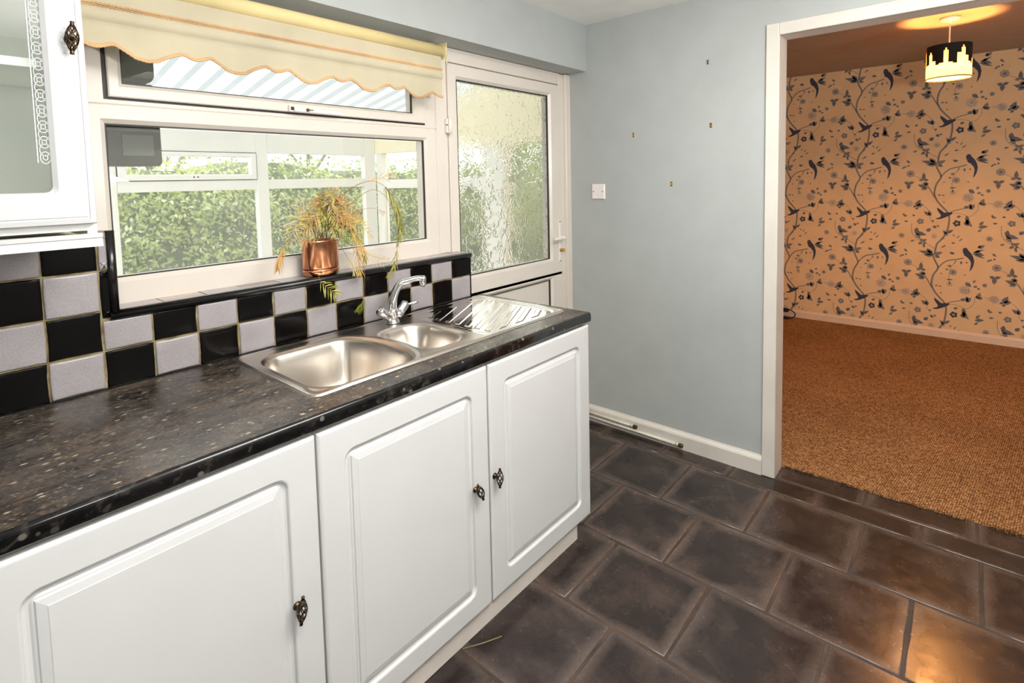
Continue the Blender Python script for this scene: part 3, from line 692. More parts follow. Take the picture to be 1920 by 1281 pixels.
# ------------------------------------------------------------------ worktop
def worktop():
    root = thing('worktop', 'dark mottled granite effect laminate worktop with a rounded front edge', 'worktop', (-1.4,YW,ZT))
    th = .040; r = .011
    def prof(y0=-.004, back=True):
        p = [(YW+r, ZT)]
        p = []
        for k in range(7):
            a = PI/2 + PI/2*k/6; p.append((YW+r+r*math.cos(a), ZT-r+r*math.sin(a)))
        for k in range(7):
            a = PI + PI/2*k/6; p.append((YW+r+r*math.cos(a), ZT-th+r+r*math.sin(a)))
        return p
    pf = prof()
    mb = MB()
    def seg(x0, x1, yb, capl=False, capr=False):
        # front strip with rounded nose, back to yb
        P = [(yb, ZT)] + pf + [(yb, ZT-th)]
        mi = [0] + [1]*14 + [0, 0]
        n = len(P); o = len(mb.v)
        for x in (x0, x1): mb.v += [(x, y, z) for y, z in P]
        for i in range(n):
            j = (i+1) % n; mb.f.append((o+i, o+j, o+n+j, o+n+i))
            mb.mi.append(1 if 2 <= i <= 13 else 0); mb.sm.append(1 <= i <= 14)
        if capl: mb.f.append(tuple(range(o, o+n))); mb.mi.append(1); mb.sm.append(False)
        if capr: mb.f.append(tuple(range(o+n, o+2*n))[::-1]); mb.mi.append(1); mb.sm.append(False)
    seg(XL+.002, -1.03, -.001, True)
    seg(-1.03, -.40, -.48)
    seg(-.40, XW, -.001, False, True)
    mb.box(-1.03, -.40, -.07, -.001, ZT-th, ZT, 0)
    part('slab', mb, [M_TOP, M_EDGE], root)
    mb = MB(); mb.box(XL, -.0, -.012, -.004, ZT, ZT+.004); part('sealant_bead', mb, M_TRIM, root)
worktop()

# ------------------------------------------------------------------ base cabinets
def door_mesh(x0, x1, z0, z1, y, th=.019, gm=.066, glazed=False):
    """moulded raised-panel front; y = front face"""
    mb = MB()
    def L(d, dy, r): return [(x, y+dy, z) for x, z in rrect(x0+d, x1-d, z0+d, z1-d, max(r,.0004), 5)]
    if not glazed:
        Ls = [L(0,th,.002), L(0,.005,.002), L(.0022,.0022,.002), L(.006,.0004,.002), L(.008,0,.002),
              L(gm,0,.030), L(gm+.003,.0012,.028), L(gm+.006,.0078,.025), L(gm+.011,.0092,.022), L(gm+.015,.0092,.016), L(gm+.0185,.0066,.006),
              L(gm+.0215,.0064,.001), L(gm+.0235,.0030,.0005), L(gm+.037,.0008,.0005), L(gm+.0385,0,.0005)]
        mb.loops(Ls, 0, False, True, True)
    else:
        Ls = [L(0,th,.002), L(0,.004,.002), L(.002,.001,.002), L(.011,-.0002,.002), L(.012,.0018,.002), L(.0145,.0018,.002), L(.016,0,.002), L(gm,0,.02), L(gm+.004,.001,.018), L(gm+.012,.007,.014),
              L(gm+.013,th-.004,.014), L(gm+.013,th,.014)]
        Ls.append(L(0,th,.002))
        mb.loops(Ls, 0, False)
    return mb
def knob_mesh(x, y, z, h=.064, rot=0.0):
    """twisted birdcage knob on a stem; y = door face"""
    mb = MB()
    T = Matrix.Translation((x, y, z))
    Sx = T @ Matrix.Rotation(PI/2, 4, 'X')
    mb.lathe([(0,0),(.0095,0),(.0098,.002),(.0085,.004),(.0055,.006),(.0045,.012),(.0050,.017),(0,.019)], 16, Sx)
    ctr = T @ Matrix.Translation((0,-.024,0)) @ Matrix.Rotation(rot, 4, 'Y')
    n = 5; H = h/2
    for s in (1,-1):
        for k in range(n if s == 1 else n):
            pts = []
            for i in range(15):
                t_ = i/14; zz = -H*.8 + 1.6*H*t_
                rr = .0022 + .0088*math.sin(PI*t_)**.9
                a = 2*PI*k/n + s*t_*PI*1.1 + (0 if s == 1 else .3)
                pts.append(ctr @ Vector((rr*math.cos(a), rr*math.sin(a), zz)))
            mb.tube(pts, .0013, 5)
    for s in (1,-1):
        mb.lathe([(.0,s*H*1.02),(.0036,s*H),(.0042,s*H*.93),(.0032,s*H*.88),(.0044,s*H*.8),(.0028,s*H*.70)], 10, ctr)
    return mb
DZ0, DZ1 = 0.073, 0.861
def base_cab(label, x0, x1, doors, end=None):
    root = thing('base_cabinet', label, 'cabinet', ((x0+x1)/2, -.3, DZ0), 'white base cabinets under the worktop')
    mb = MB(); 
    mb.box(x0+.001, x0+.018, YD+.021, -.03, DZ0+.004, ZT-.041, 0); mb.box(x1-.018, x1-.001, YD+.021, -.03, DZ0+.004, ZT-.041, 0)
    mb.box(x0+.018, x1-.018, YD+.021, -.03, DZ0+.004, DZ0+.022, 0); mb.box(x0+.018, x1-.018, -.04, -.03, DZ0+.022, ZT-.041, 0)
    mb.box(x0+.018, x1-.018, YD+.021, YD+.04, ZT-.16, ZT-.041, 0)
    part('carcass', mb, M_CARC, root)
    for (a, b, kx, kz, kr) in doors:
        d = part('door', door_mesh(a, b, DZ0, DZ1, YD), M_DOORW, root)
        hd = sub('handle', knob_mesh(kx, YD, kz, rot=kr), M_BRONZE, d)
base_cab('white single door base cabinet left of the sink cabinet, its handle at the right edge', -1.694, -1.1035, [(-1.690,-1.1065,-1.170,.485,.12)])
base_cab('white double door base cabinet under the sink, two bronze handles meeting in the middle', -1.1030, .062, [(-1.1015,-.5255,-.592,.487,-.38),(-.519,.068,-.503,.492,.03)])
base_cab('white base cabinet at the far left edge of the picture, mostly out of frame', -2.29, -1.6945, [(-2.286,-1.6965,-2.2,.49,0)])
mb = MB(); yp = -.585; mb.bbox(XL+.02, -.012, yp, yp+.016, 0.001, .072, .0005); 
o = fixn(mb.build('plinth', M_PLINTH)); tag(o, 'long dusty white plinth board along the floor under the base cabinets', 'plinth')
mb = MB(); mb.box(-.03,-.012,yp+.017,-.05,0.001,.075,0); o = fixn(mb.build('plinth_return', M_PLINTH)); tag(o, 'short white board closing the floor gap at the right end of the base cabinets', 'plinth')
mb = MB(); mb.tube([(-.655,-.592,.002),(-.60,-.63,.005),(-.545,-.655,.002)], .0014, 5)
tag(mb.build('straw', M_STRAW), 'thin dry straw lying on the floor tiles against the plinth', 'straw')

# ------------------------------------------------------------------ sink
def sstep(a, b, x):
    t_ = min(1, max(0, (x-a)/(b-a))); return t_*t_*(3-2*t_)
def sd_rr(x, y, x0, x1, y0, y1, r):
    cx, cy = (x0+x1)/2, (y0+y1)/2; qx = abs(x-cx)-(x1-x0)/2+r; qy = abs(y-cy)-(y1-y0)/2+r
    return math.hypot(max(qx,0), max(qy,0)) + min(max(qx,qy),0) - r
def sd_bowl1(x, y):
    # big bowl, straight left side, bowed right side
    d = sd_rr(x, y, -1.030, -.640, -.490, -.085, .085)
    c = math.hypot(x+.985, y+.30)-.335
    k = .03; h = max(k-abs(d-c),0)/k
    return max(d, c) + h*h*k/4
def sd_bowl2(x, y):
    d = sd_rr(x, y, -.66, -.425, -.462, -.145, .09)
    c = .350-math.hypot(x+.985, y+.30)
    k = .03; h = max(k-abs(d-c),0)/k
    return max(d, c) + h*h*k/4
SX0, SX1, SY0, SY1 = -1.062, .040, -.512, -.022
def sink_h(x, y):
    s = -sd_rr(x, y, SX0, SX1, SY0, SY1, .028)
    h = .0045*sstep(0, .006, s) - .0028*sstep(.014, .024, s)
    b1, b2 = sd_bowl1(x, y), sd_bowl2(x, y)
    if b1 < .03:
        h += .0015*sstep(.03,.012,b1) - .0015*sstep(.012,.0,b1)
    if b1 < 0: h -= .006*sstep(0,.010,-b1) + .150*sstep(.008,.060,-b1) + .01*sstep(.05,.20,-b1)
    if b2 < 0: h -= .004*sstep(0,.006,-b2) + .085*sstep(.004,.045,-b2) + .006*sstep(.04,.1,-b2)
    # drainer : recessed field with slanted ridges
    dr = sd_rr(x, y, -.395, .008, -.492, -.075, .05)
    if dr < .004:
        fld = sstep(.004,-.010,dr)
        h -= .0022*fld
        u = (.49*x-.872*y); v_ = (.872*x+.49*y)
        ph = (u+.034) % .0455
        a_ = (.0455-.021)/2
        rdg = sstep(a_-.0017, a_+.0017, ph)*sstep(.0455-a_+.0017, .0455-a_-.0017, ph)
        m_ = sstep(-.018,-.026,dr)
        # stop the ridges short of the small bowl
        m_ *= sstep(-.375,-.362, x - .0*y)
        h += .0025*rdg*m_
    # tap ledge
    return h
def sink():
    root = thing('sink', 'brushed steel one and a half bowl sink with a ribbed drainer set in the worktop', 'sink', (-.5,-.27,ZT))
    nx, ny = 560, 250
    V, Fc = [], []
    for i in range(nx+1):
        for j in range(ny+1):
            x = SX0+(SX1-SX0)*i/nx; y = SY0+(SY1-SY0)*j/ny
            x0_, y0_ = x, y
            s = sd_rr(x, y, SX0, SX1, SY0, SY1, .028)
            if s > 0:
                cx = min(max(x, SX0+.028), SX1-.028); cy = min(max(y, SY0+.028), SY1-.028)
                L = math.hypot(x-cx, y-cy); x = cx+(x-cx)*.028/L; y = cy+(y-cy)*.028/L
            V.append((x, y, ZT+.0013*sstep(0,.004,-sd_rr(x0_, y0_, SX0, SX1, SY0, SY1, .028))+.0003+sink_h(x, y)))
    for i in range(nx):
        for j in range(ny):
            a = i*(ny+1)+j; Fc.append((a, a+ny+1, a+ny+2, a+1))
    mb = MB(); mb.add(V, Fc, 0, True)
    for k, f_ in enumerate(mb.f):
        z = max(mb.v[i][2] for i in f_); mb.mi[k] = 1 if (z > ZT-.006 and mb.v[f_[0]][0] > -.41) else 0
    o = mb.build('basin', [M_STEEL, M_STEELP]); o.parent = root; o.matrix_basis = root.matrix_basis.inverted()
    for (x, y, z, n_, r) in ((-.86,-.29,ZT-.160,'waste_strainer',.038),(-.545,-.30,ZT-.091,'waste_strainer',.03)):
        mb = MB(); T = Matrix.Translation((x,y,z))
        mb.lathe([(r,-.001),(r,.0022),(r*.86,.003),(r*.78,.0005),(0,.0)], 28, T)
        for k in range(8):
            a = 2*PI*k/8; mb.lathe([(0,.0009),(.0025,.0009)], 8, Matrix.Translation((x+r*.5*math.cos(a),y+r*.5*math.sin(a),z)), 1)
        part(n_, mb, [M_CHROME, M_GASK], root)
    # overflow slots
    mb = MB()
    for k in range(3): mb.box(-.90+k*.03, -.878+k*.03, -.1205, -.119, ZT-.05, ZT-.045)
sink()

# ------------------------------------------------------------------ mixer tap
def tap():
    tx, ty = -.505, -.092
    root = thing('mixer_tap', 'chrome mixer tap with an arched spout and two lever handles behind the sink', 'tap', (tx,ty,ZT))
    z0 = ZT+.0045
    mb = MB(); T = Matrix.Translation((tx,ty,z0))
    mb.lathe([(.026,0),(.027,.004),(.025,.008),(.022,.016),(.021,.028),(.022,.040),(.020,.050),(.016,.056),(0,.058)], 28, T)
    # yoke arms out to the handles
    for s in (-1,1):
        mb.tube([(tx,ty,z0+.022),(tx+s*.018,ty-.004,z0+.030),(tx+s*.030,ty-.008,z0+.040)], [.018,.016,.015], 16)
    part('body', mb, M_CHROME, root)
    # spout: flattened arch heading right/front
    mb = MB(); d = Vector((.86,-.51,0)).normalized(); pts = []; R = []
    base = Vector((tx,ty,z0+.040))
    ctrl = [(0,0),(.002,.035),(.012,.075),(.034,.108),(.060,.114),(.084,.121),(.106,.122),(.122,.118)]
    for q, (a, h) in enumerate(ctrl): pts.append(base + d*a + Vector((0,0,h)))
    sm = []
    for i in range(len(pts)-1):
        p0 = pts[max(i-1,0)]; p1 = pts[i]; p2 = pts[i+1]; p3 = pts[min(i+2,len(pts)-1)]
        for k in range(4):
            s_ = k/4; sm.append(.5*((2*p1)+(-p0+p2)*s_+(2*p0-5*p1+4*p2-p3)*s_*s_+(-p0+3*p1-3*p2+p3)*s_**3))
    sm.append(pts[-1])
    n = 16; L = []; side = d.cross(Vector((0,0,1)))
    for i, p in enumerate(sm):
        t_ = (sm[min(i+1,len(sm)-1)]-sm[max(i-1,0)]).normalized(); up_ = side.cross(t_); f = i/(len(sm)-1)
        wd = .0160 - .002*f + (.004*sstep(.85,1,f)); hg = .0160 - .0055*sstep(0,.8,f) + .0035*sstep(.85,1,f)
        L.append([p + side*math.copysign(abs(math.cos(a))**.8, math.cos(a))*wd + up_*math.copysign(abs(math.sin(a))**.8, math.sin(a))*hg for a in [2*PI*k/n for k in range(n)]])
    mb.loops(L, 0, True, True, True)
    e = sm[-1]; mb.lathe([(0,-.024),(.0105,-.024),(.0125,-.020),(.0135,.004),(.012,.010),(0,.011)], 20, Matrix.Translation(e+Vector((-.004,.002,-.001))))
    sp_ = part('spout', mb, M_CHROME, root)
    mb = MB(); mb.lathe([(0,-.0265),(.0092,-.0265),(.0098,-.0235),(0,-.0235)], 16, Matrix.Translation(e+Vector((-.004,.002,-.001)))); sub('aerator', mb, M_GASK, sp_)
    for s, lv in ((-1, Vector((.30,-.90,-.25))), (1, Vector((.95,-.20,.12)))):
        mb = MB()
        ax = Vector((.70,.0,.70)).normalized() if s == 1 else Vector((-.80,-.05,.60)).normalized()
        o_ = Vector((tx+s*.020, ty-.006, z0+.026))
        q = ax.to_track_quat('Z','Y').to_matrix().to_4x4(); T = Matrix.Translation(o_) @ q @ Matrix.Scale(1.12, 4)
        mb.lathe([(.0135,-.004),(.0150,.0),(.0150,.002),(.0140,.003),(.0155,.006),(.0155,.044),(.0140,.050),(.010,.053),(0,.054)], 24, T)
        e0 = o_ + ax*.044; lv = lv.normalized()
        mb.tube([e0+lv*.008, e0+lv*.022, e0+lv*.040, e0+lv*.052, e0+lv*.059], [.0052,.0040,.0050,.0080,.0045], 12)
        h = part('handle', mb, M_CHROME, root)
        mb = MB(); mb.lathe([(0,.0540),(.0052,.0542),(.0048,.0552),(0,.0555)], 14, T); sub('indicator_cap', mb, M_CHROME, h)
tap()
# ------------------------------------------------------------------ wall cabinet (upper left)
def wall_cab():
    x1 = -1.425; x0 = -2.02; z0 = 1.345; z1 = 2.05; yf = -.331
    root = thing('wall_cabinet', 'white wall cabinet with an etched glass door and bronze birdcage handle left of the window', 'cabinet', (-1.72,-.15,z0))
    mb = MB(); yb = yf+.021; th = .017
    mb.box(x0,x0+th,yb,-.002,z0,z1); mb.box(x1-th,x1,yb,-.002,z0,z1); mb.box(x0+th,x1-th,yb,-.002,z0+.012,z0+.030); mb.box(x0+th,x1-th,yb,-.002,z1-th,z1); mb.box(x0+th,x1-th,-.012,-.004,z0+.03,z1-th)
    part('carcass', mb, M_CABIN, root)
    for z in (1.692, 1.90):
        mb = MB(); mb.bbox(x0+th+.001,x1-th-.001,yb+.012,-.014,z,z+.018,.001); part('shelf', mb, M_CABIN, root)
    mb = MB()   # light pelmet : stepped moulding
    P = [(yf+.004,z0+.012),(yf+.004,z0-.006),(yf-.004,z0-.010),(yf-.010,z0-.022),(yf-.010,z0-.030),(yf+.010,z0-.030),(yf+.010,z0+.012)]
    P = [(yf+.012,z0+.006),(yf-.002,z0+.006),(yf-.002,z0-.003),(yf+.0,z0-.005),(yf-.003,z0-.022),(yf+.014,z0-.022)]
    mb.loops([[(x,y,z) for y,z in P] for x in (x0,x1+.004)], 0, False, True, True)
    part('pelmet', mb, M_DOORW, root)
    dx1 = x1-.003+.0; dz0 = 1.372; dz1 = 2.045
    d = part('door', door_mesh(x0+.003, dx1, dz0, dz1, yf-.002, gm=.055, glazed=True), M_DOORW, root)
    gx0, gx1, gz0, gz1 = x0+.072, dx1-.066, dz0+.062, dz1-.062
    mb = MB(); mb.box(gx0-.004, gx1+.004, yf+.008, yf+.0115, gz0-.004, gz1+.004)
    g = sub('glass_pane', mb, M_CGLASS, d)
    # etched chain border
    mb = MB(); y = yf+.0075
    def line(xa, xb, za, zb): mb.add([(xa,y,za),(xb,y,za),(xb,y,zb),(xa,y,zb)], [(0,1,2,3)])
    def ringf(cx, cz, rx, rz, w_, n=20):
        for k in range(n):
            a, b = 2*PI*k/n, 2*PI*(k+1)/n
            mb.add([(cx+rx*math.cos(a),y,cz+rz*math.sin(a)),(cx+rx*math.cos(b),y,cz+rz*math.sin(b)),(cx+(rx-w_)*math.cos(b),y,cz+(rz-w_)*math.sin(b)),(cx+(rx-w_)*math.cos(a),y,cz+(rz-w_)*math.sin(a))], [(0,1,2,3)])
    for sx, xc in ((1,-1.5025),(-1,-1.945)):
        for o_ in (-.0125,.0110): line(xc+o_, xc+o_+.0016, 1.50, 1.99)
        z = 1.51; k = 0
        while z < 1.985:
            ringf(xc, z, .0085, .0125, .0012); ringf(xc, z, .0042, .0052, .0010, 12); ringf(xc, z+.0155, .0085, .0125, .0011); z += .031; k += 1
    sub('etched_border', mb, M_ETCH, d)
    sub('handle', knob_mesh(-1.452, yf-.002, 1.750, h=.066, rot=.06), M_BRONZE, d)
wall_cab()

# ------------------------------------------------------------------ kitchen window (structure)
def window():
    root = bpy.data.objects.new('window_1', None); C.objects.link(root); root.location = (-.7, YR, 1.12); root['kind'] = 'structure'
    y = YR
    mb = MB()
    # outer frame with lower light and upper light openings
    xo0, xo1, zo0, zo1 = -1.385, -.043, 1.113, 2.056
    ring_frame(mb, xo0, xo1, zo0, 1.680, -1.309, -.163, 1.190, 1.628, y, y+.065)
    ring_frame(mb, xo0, xo1, 1.680, zo1, -1.306, -.166, 1.697, 2.03, y, y+.065, .004)
    part('window_frame', mb, M_UPVC, root)
    mb = MB(); mb.bbox(-.100, -.043, y-.004, y, 1.116, 2.05, .002); part('frame_coupler', mb, M_UPVC, root)
    mb = MB(); flat_ring(mb, -1.311, -.161, 1.188, 1.630, .0055, y+.012, .01); part('gasket', mb, M_GASK, root)
    mb = MB(); mb.box(-1.30,-.17,y+.030,y+.034,1.195,1.62); part('glass_pane', mb, M_GLASS, root)
    mb = MB(); flat_ring(mb, -1.309, -.163, 1.694, 2.033, .010, y-.001, .003); part('gasket', mb, M_GASK, root)
    s = MB(); ring_frame(s, -1.300, -.170, 1.700, 2.026, -1.266, -.233, 1.739, 1.990, y-.014, y+.04, .010)
    sash = part('opening_sash', s, M_UPVC, root)
    s = MB(); flat_ring(s, -1.267, -.232, 1.738, 1.991, .004, y-.003, .01); sub('gasket', s, M_GASK, sash)
    s = MB(); s.box(-1.26,-.24,y+.016,y+.020,1.745,1.985); sub('glass_pane', s, M_GLASS, sash)
    s = MB(); yy = y-.014
    s.bbox(-.790,-.765,yy-.012,yy,1.700,1.722,.002); s.bbox(-.775,-.590,yy-.020,yy-.012,1.699,1.7175,.004); s.bbox(-.765,-.735,yy-.014,yy,1.702,1.716,.002)
    h = sub('handle', s, M_PLAST, sash)
    s = MB(); s.box(-.785,-.773,yy-.0128,yy-.012,1.705,1.717); sub('lock_mark', s, M_GASK, sash)
    s = MB(); s.lathe([(0,0),(.0055,0),(.0055,.006),(0,.007)], 12, Matrix.Translation((-.728,yy-.020,1.7085))@Matrix.Rotation(PI/2,4,'X'))
    s.box(-.728,-.708,yy-.027,yy-.0255,1.7075,1.7105); sub('key', s, M_BRASSO, sash)
    # outside sill so that the wall is closed
    mb = MB(); mb.box(-1.34,-.04,y+.065,.24,1.06,1.118); part('outer_sill', mb, M_UPVC2, root)
window()

# ------------------------------------------------------------------ glazed back door (structure)
def door():
    root = bpy.data.objects.new('door_1', None); C.objects.link(root); root.location = (.42, YR, 0); root['kind'] = 'structure'
    y = YR
    mb = MB()
    mb.bbox(-.042, -.030, y-.002, y+.06, 0.0, 2.054, .002); mb.bbox(.850, .937, y-.002, y+.06, 0, 2.054, .002); mb.bbox(-.0295,.8495,y-.002,y+.06,1.992,2.056,.002)
    mb.bbox(.888,.9365,y-.022,y-.0021,0,2.0535,.002)
    part('door_frame', mb, M_UPVC, root)
    lf = MB()
    ring_frame(lf, -.028, .846, .862+.02, 1.985, .036, .744, .985, 1.918, y-.010, y+.05, .014)
    ring_frame(lf, -.028, .846, .03, .862+.04, .036, .744, .11, .862, y-.010, y+.05, .014)
    leaf = part('door_leaf', lf, M_UPVC, root)
    s = MB(); flat_ring(s, .034, .746, .983, 1.920, .0055, y+.003, .01); flat_ring(s, .034, .746, .108, .864, .005, y+.003, .01); sub('gasket', s, M_GASK, leaf)
    s = MB(); s.box(.04,.74,y+.016,y+.022,.99,1.915); sub('obscure_glass_pane', s, M_OBSC, leaf)
    s = MB(); s.box(.04,.74,y+.012,y+.035,.11,.86); sub('lower_panel', s, M_UPVC, leaf)
    s = MB(); yy = y-.010
    s.bbox(.808,.830,yy-.008,yy,.958,1.205,.003); s.bbox(.811,.827,yy-.038,yy-.006,1.095,1.112,.004)
    s.bbox(.720,.828,yy-.046,yy-.034,1.093,1.111,.005); h = sub('handle', s, M_PLAST, leaf)
    for z in (1.197,.966):
        s = MB(); s.box(.812,.826,yy-.0088,yy-.008,z-.002,z+.002); sub('handle_screw', s, M_GASK, leaf)
    s = MB(); s.lathe([(0,0),(.008,0),(.008,.010),(0,.011)], 14, Matrix.Translation((.819,yy-.008,1.030))@Matrix.Rotation(PI/2,4,'X'))
    s.bbox(.817,.821,yy-.040,yy-.018,1.020,1.040,.001); sub('key_cylinder', s, M_BRASS, leaf)
    for z in (1.665, .40):
        s = MB(); s.bbox(-.052,-.020,yy-.014,yy+.006,z,z+.034,.003); s.bbox(-.052,-.020,yy-.014,yy+.006,z+.038,z+.066,.003)
        s.tube([(-.036,yy-.016,z-.004),(-.036,yy-.016,z+.070)], .009, 12); part('hinge', s, M_PLAST, root)
    mb = MB(); mb.box(-.042,.937,y-.06,y+.2,-.06,0.004); part('threshold', mb, M_UPVC2, root)
door()

# ------------------------------------------------------------------ roller blind
def blind():
    root = thing('roller_blind', 'cream roller blind with a scalloped braid edged skirt at the top of the window', 'blind', (-.74,-.03,1.99))
    x0, x1 = -1.375, -.168; yb = -.036
    mb = MB(); mb.tube([(x0,yb+.012,1.992),(x1+.012,yb+.012,1.992)], .0255, 24); part('roller', mb, M_TUBE, root)
    # hanging cloth from the back of the roller, pocket, skirt with scallops
    lows = [-1.470,-1.234,-.998,-.764,-.532,-.299]; per = .2345
    prof = [(0,1.784),(.105,1.788),(.2,1.801),(.30,1.812),(.36,1.8165),(.40,1.816),(.46,1.809),(.52,1.806),(.58,1.809),(.66,1.8165),(.70,1.817),(.78,1.806),(.89,1.789),(1,1.784)]
    def edge(x):
        t_ = ((x+1.234)/per) % 1.0
        if x > -.225: return 1.813-.014*sstep(-.225,-.175,x)
        for (a, za), (b, zb) in zip(prof, prof[1:]):
            if a <= t_ <= b:
                s_ = (t_-a)/(b-a); return za+(zb-za)*s_
        return 1.785
    n = 180; xs = [x0+(x1-x0)*i/n for i in range(n+1)]
    mb = MB(); rows = []
    def wav(x, z): return .0016*math.sin(x*17)*(1.9-z)*8
    colz = [(1.992,.0),(1.965,.002),(1.935,.002),(1.912,0),(1.906,-.003),(1.900,-.0065),(1.890,-.0075),(1.881,-.006),(1.876,-.001),(1.872,.002)]
    for x in xs:
        e = edge(x); c = [(x, yb+dy, z) for z, dy in colz]
        for k in range(1, 7):
            z = 1.872+(e-1.872)*k/6; c.append((x, yb+.002+wav(x,z), z))
        rows.append(c)
    mb.loops(rows, 0, True, closed=False)
    back = [[(x, y_+.0012, z) for x,y_,z in r] for r in rows]; mb.loops(back, 0, True, closed=False)
    mb.loops([[r[-1] for r in rows],[r[-1] for r in back]], 0, closed=False)
    o = mb.build('cloth', M_BLINDF); o.parent = root; o.matrix_basis = root.matrix_basis.inverted()
    mb = MB()
    pts = [(x, yb-.001+wav(x,edge(x)), edge(x)+.001+.0012*math.sin(i*2.2)) for i, x in enumerate([x0+(x1-x0)*i/420 for i in range(421)])]
    mb.tube(pts, .0034, 6); mb.tube([(x,y_-.0012,z+.0042) for x,y_,z in pts], .0022, 5)
    part('scallop_braid', mb, M_BRAID, root)
    mb = MB()
    pts = [(x, yb-.002, 1.9175+.0014*math.sin(i*2.1)) for i, x in enumerate([x0+(x1-x0)*i/420 for i in range(421)])]
    mb.tube(pts, .0032, 6); mb.tube([(x,y_,z-.0055) for x,y_,z in pts], .0022, 5); part('pocket_braid', mb, M_BRAID, root)
    mb = MB(); mb.lathe([(0,0),(.029,0),(.030,.004),(.026,.008),(.012,.010),(0,.010)], 24, Matrix.Translation((x1+.012,yb+.012,1.992))@Matrix.Rotation(PI/2,4,'Y'))
    mb.bbox(x1+.020,x1+.024,yb-.010,.088,1.975,2.030,.001); mb.bbox(x1+.020,x1+.045,.060,.088,2.0,2.05,.002); part('end_bracket', mb, M_PLASTY, root)
    mb = MB(); mb.tube([(x1+.0165,yb-.014,1.99),(x1+.0165,yb-.015,1.955),(x1+.0165,yb-.012,1.66)], .0011, 5); mb.tube([(x1+.0165,yb-.014,1.965),(x1+.0165,yb-.014,1.935)], .0038, 8); part('pull_cord', mb, M_PLASTY, root)
    mb = MB(); mb.lathe([(0,0),(.006,0),(.0052,.03),(0,.03)], 10, Matrix.Translation((x1+.0165,yb-.012,1.632))); 
blind()

# ------------------------------------------------------------------ copper pot with a half dry fern
ZS = 1.117
def frond(mb, pts, leaf0, n, length, mi, spread=1.0, droop=.3, rnd=random, stem_r=.0009, taper=True):
    pts = [Vector(p) for p in pts]; sm = []
    for i in range(len(pts)-1):
        p0 = pts[max(i-1,0)]; p1 = pts[i]; p2 = pts[i+1]; p3 = pts[min(i+2,len(pts)-1)]
        for k in range(5):
            s_ = k/5; sm.append(.5*((2*p1)+(-p0+p2)*s_+(2*p0-5*p1+4*p2-p3)*s_*s_+(-p0+3*p1-3*p2+p3)*s_**3))
    sm.append(pts[-1]); N = len(sm)-1
    mb.tube(sm, [stem_r*(1.3-.9*i/N) for i in range(N+1)], 5, 0)
    for k in range(n):
        f = leaf0+(1-leaf0)*(k+.5)/n; q = f*N; i = min(int(q), N-1); p = sm[i].lerp(sm[i+1], q-i); t_ = (sm[i+1]-sm[i]).normalized()
        side = t_.cross(Vector((0.25,-1,.15))).normalized()
        ll = length*(math.sin(PI*min(1,(.18+.82*(f-leaf0)/(1-leaf0))))**.7 if taper else 1)*rnd.uniform(.8,1.15)
        for s in (-1,1):
            d = (side*s*spread + t_*rnd.uniform(.45,.8) + Vector((rnd.uniform(-.15,.15),rnd.uniform(-.3,.25),-droop+rnd.uniform(-.12,.12)))).normalized()
            e = p + d*ll; mid = p + d*ll*.5 + Vector((0,0,.06*ll)); wd = .0015 + ll*.022
            nrm = d.cross(Vector((0.3,-1,0.2))).normalized()*wd
            m_ = mi if not isinstance(mi,(list,tuple)) else rnd.choice(mi)
            mb.add([p-nrm*.3, mid-nrm, e, mid+nrm, p+nrm*.3], [(0,1,2,3,4)], m_)
FM = None
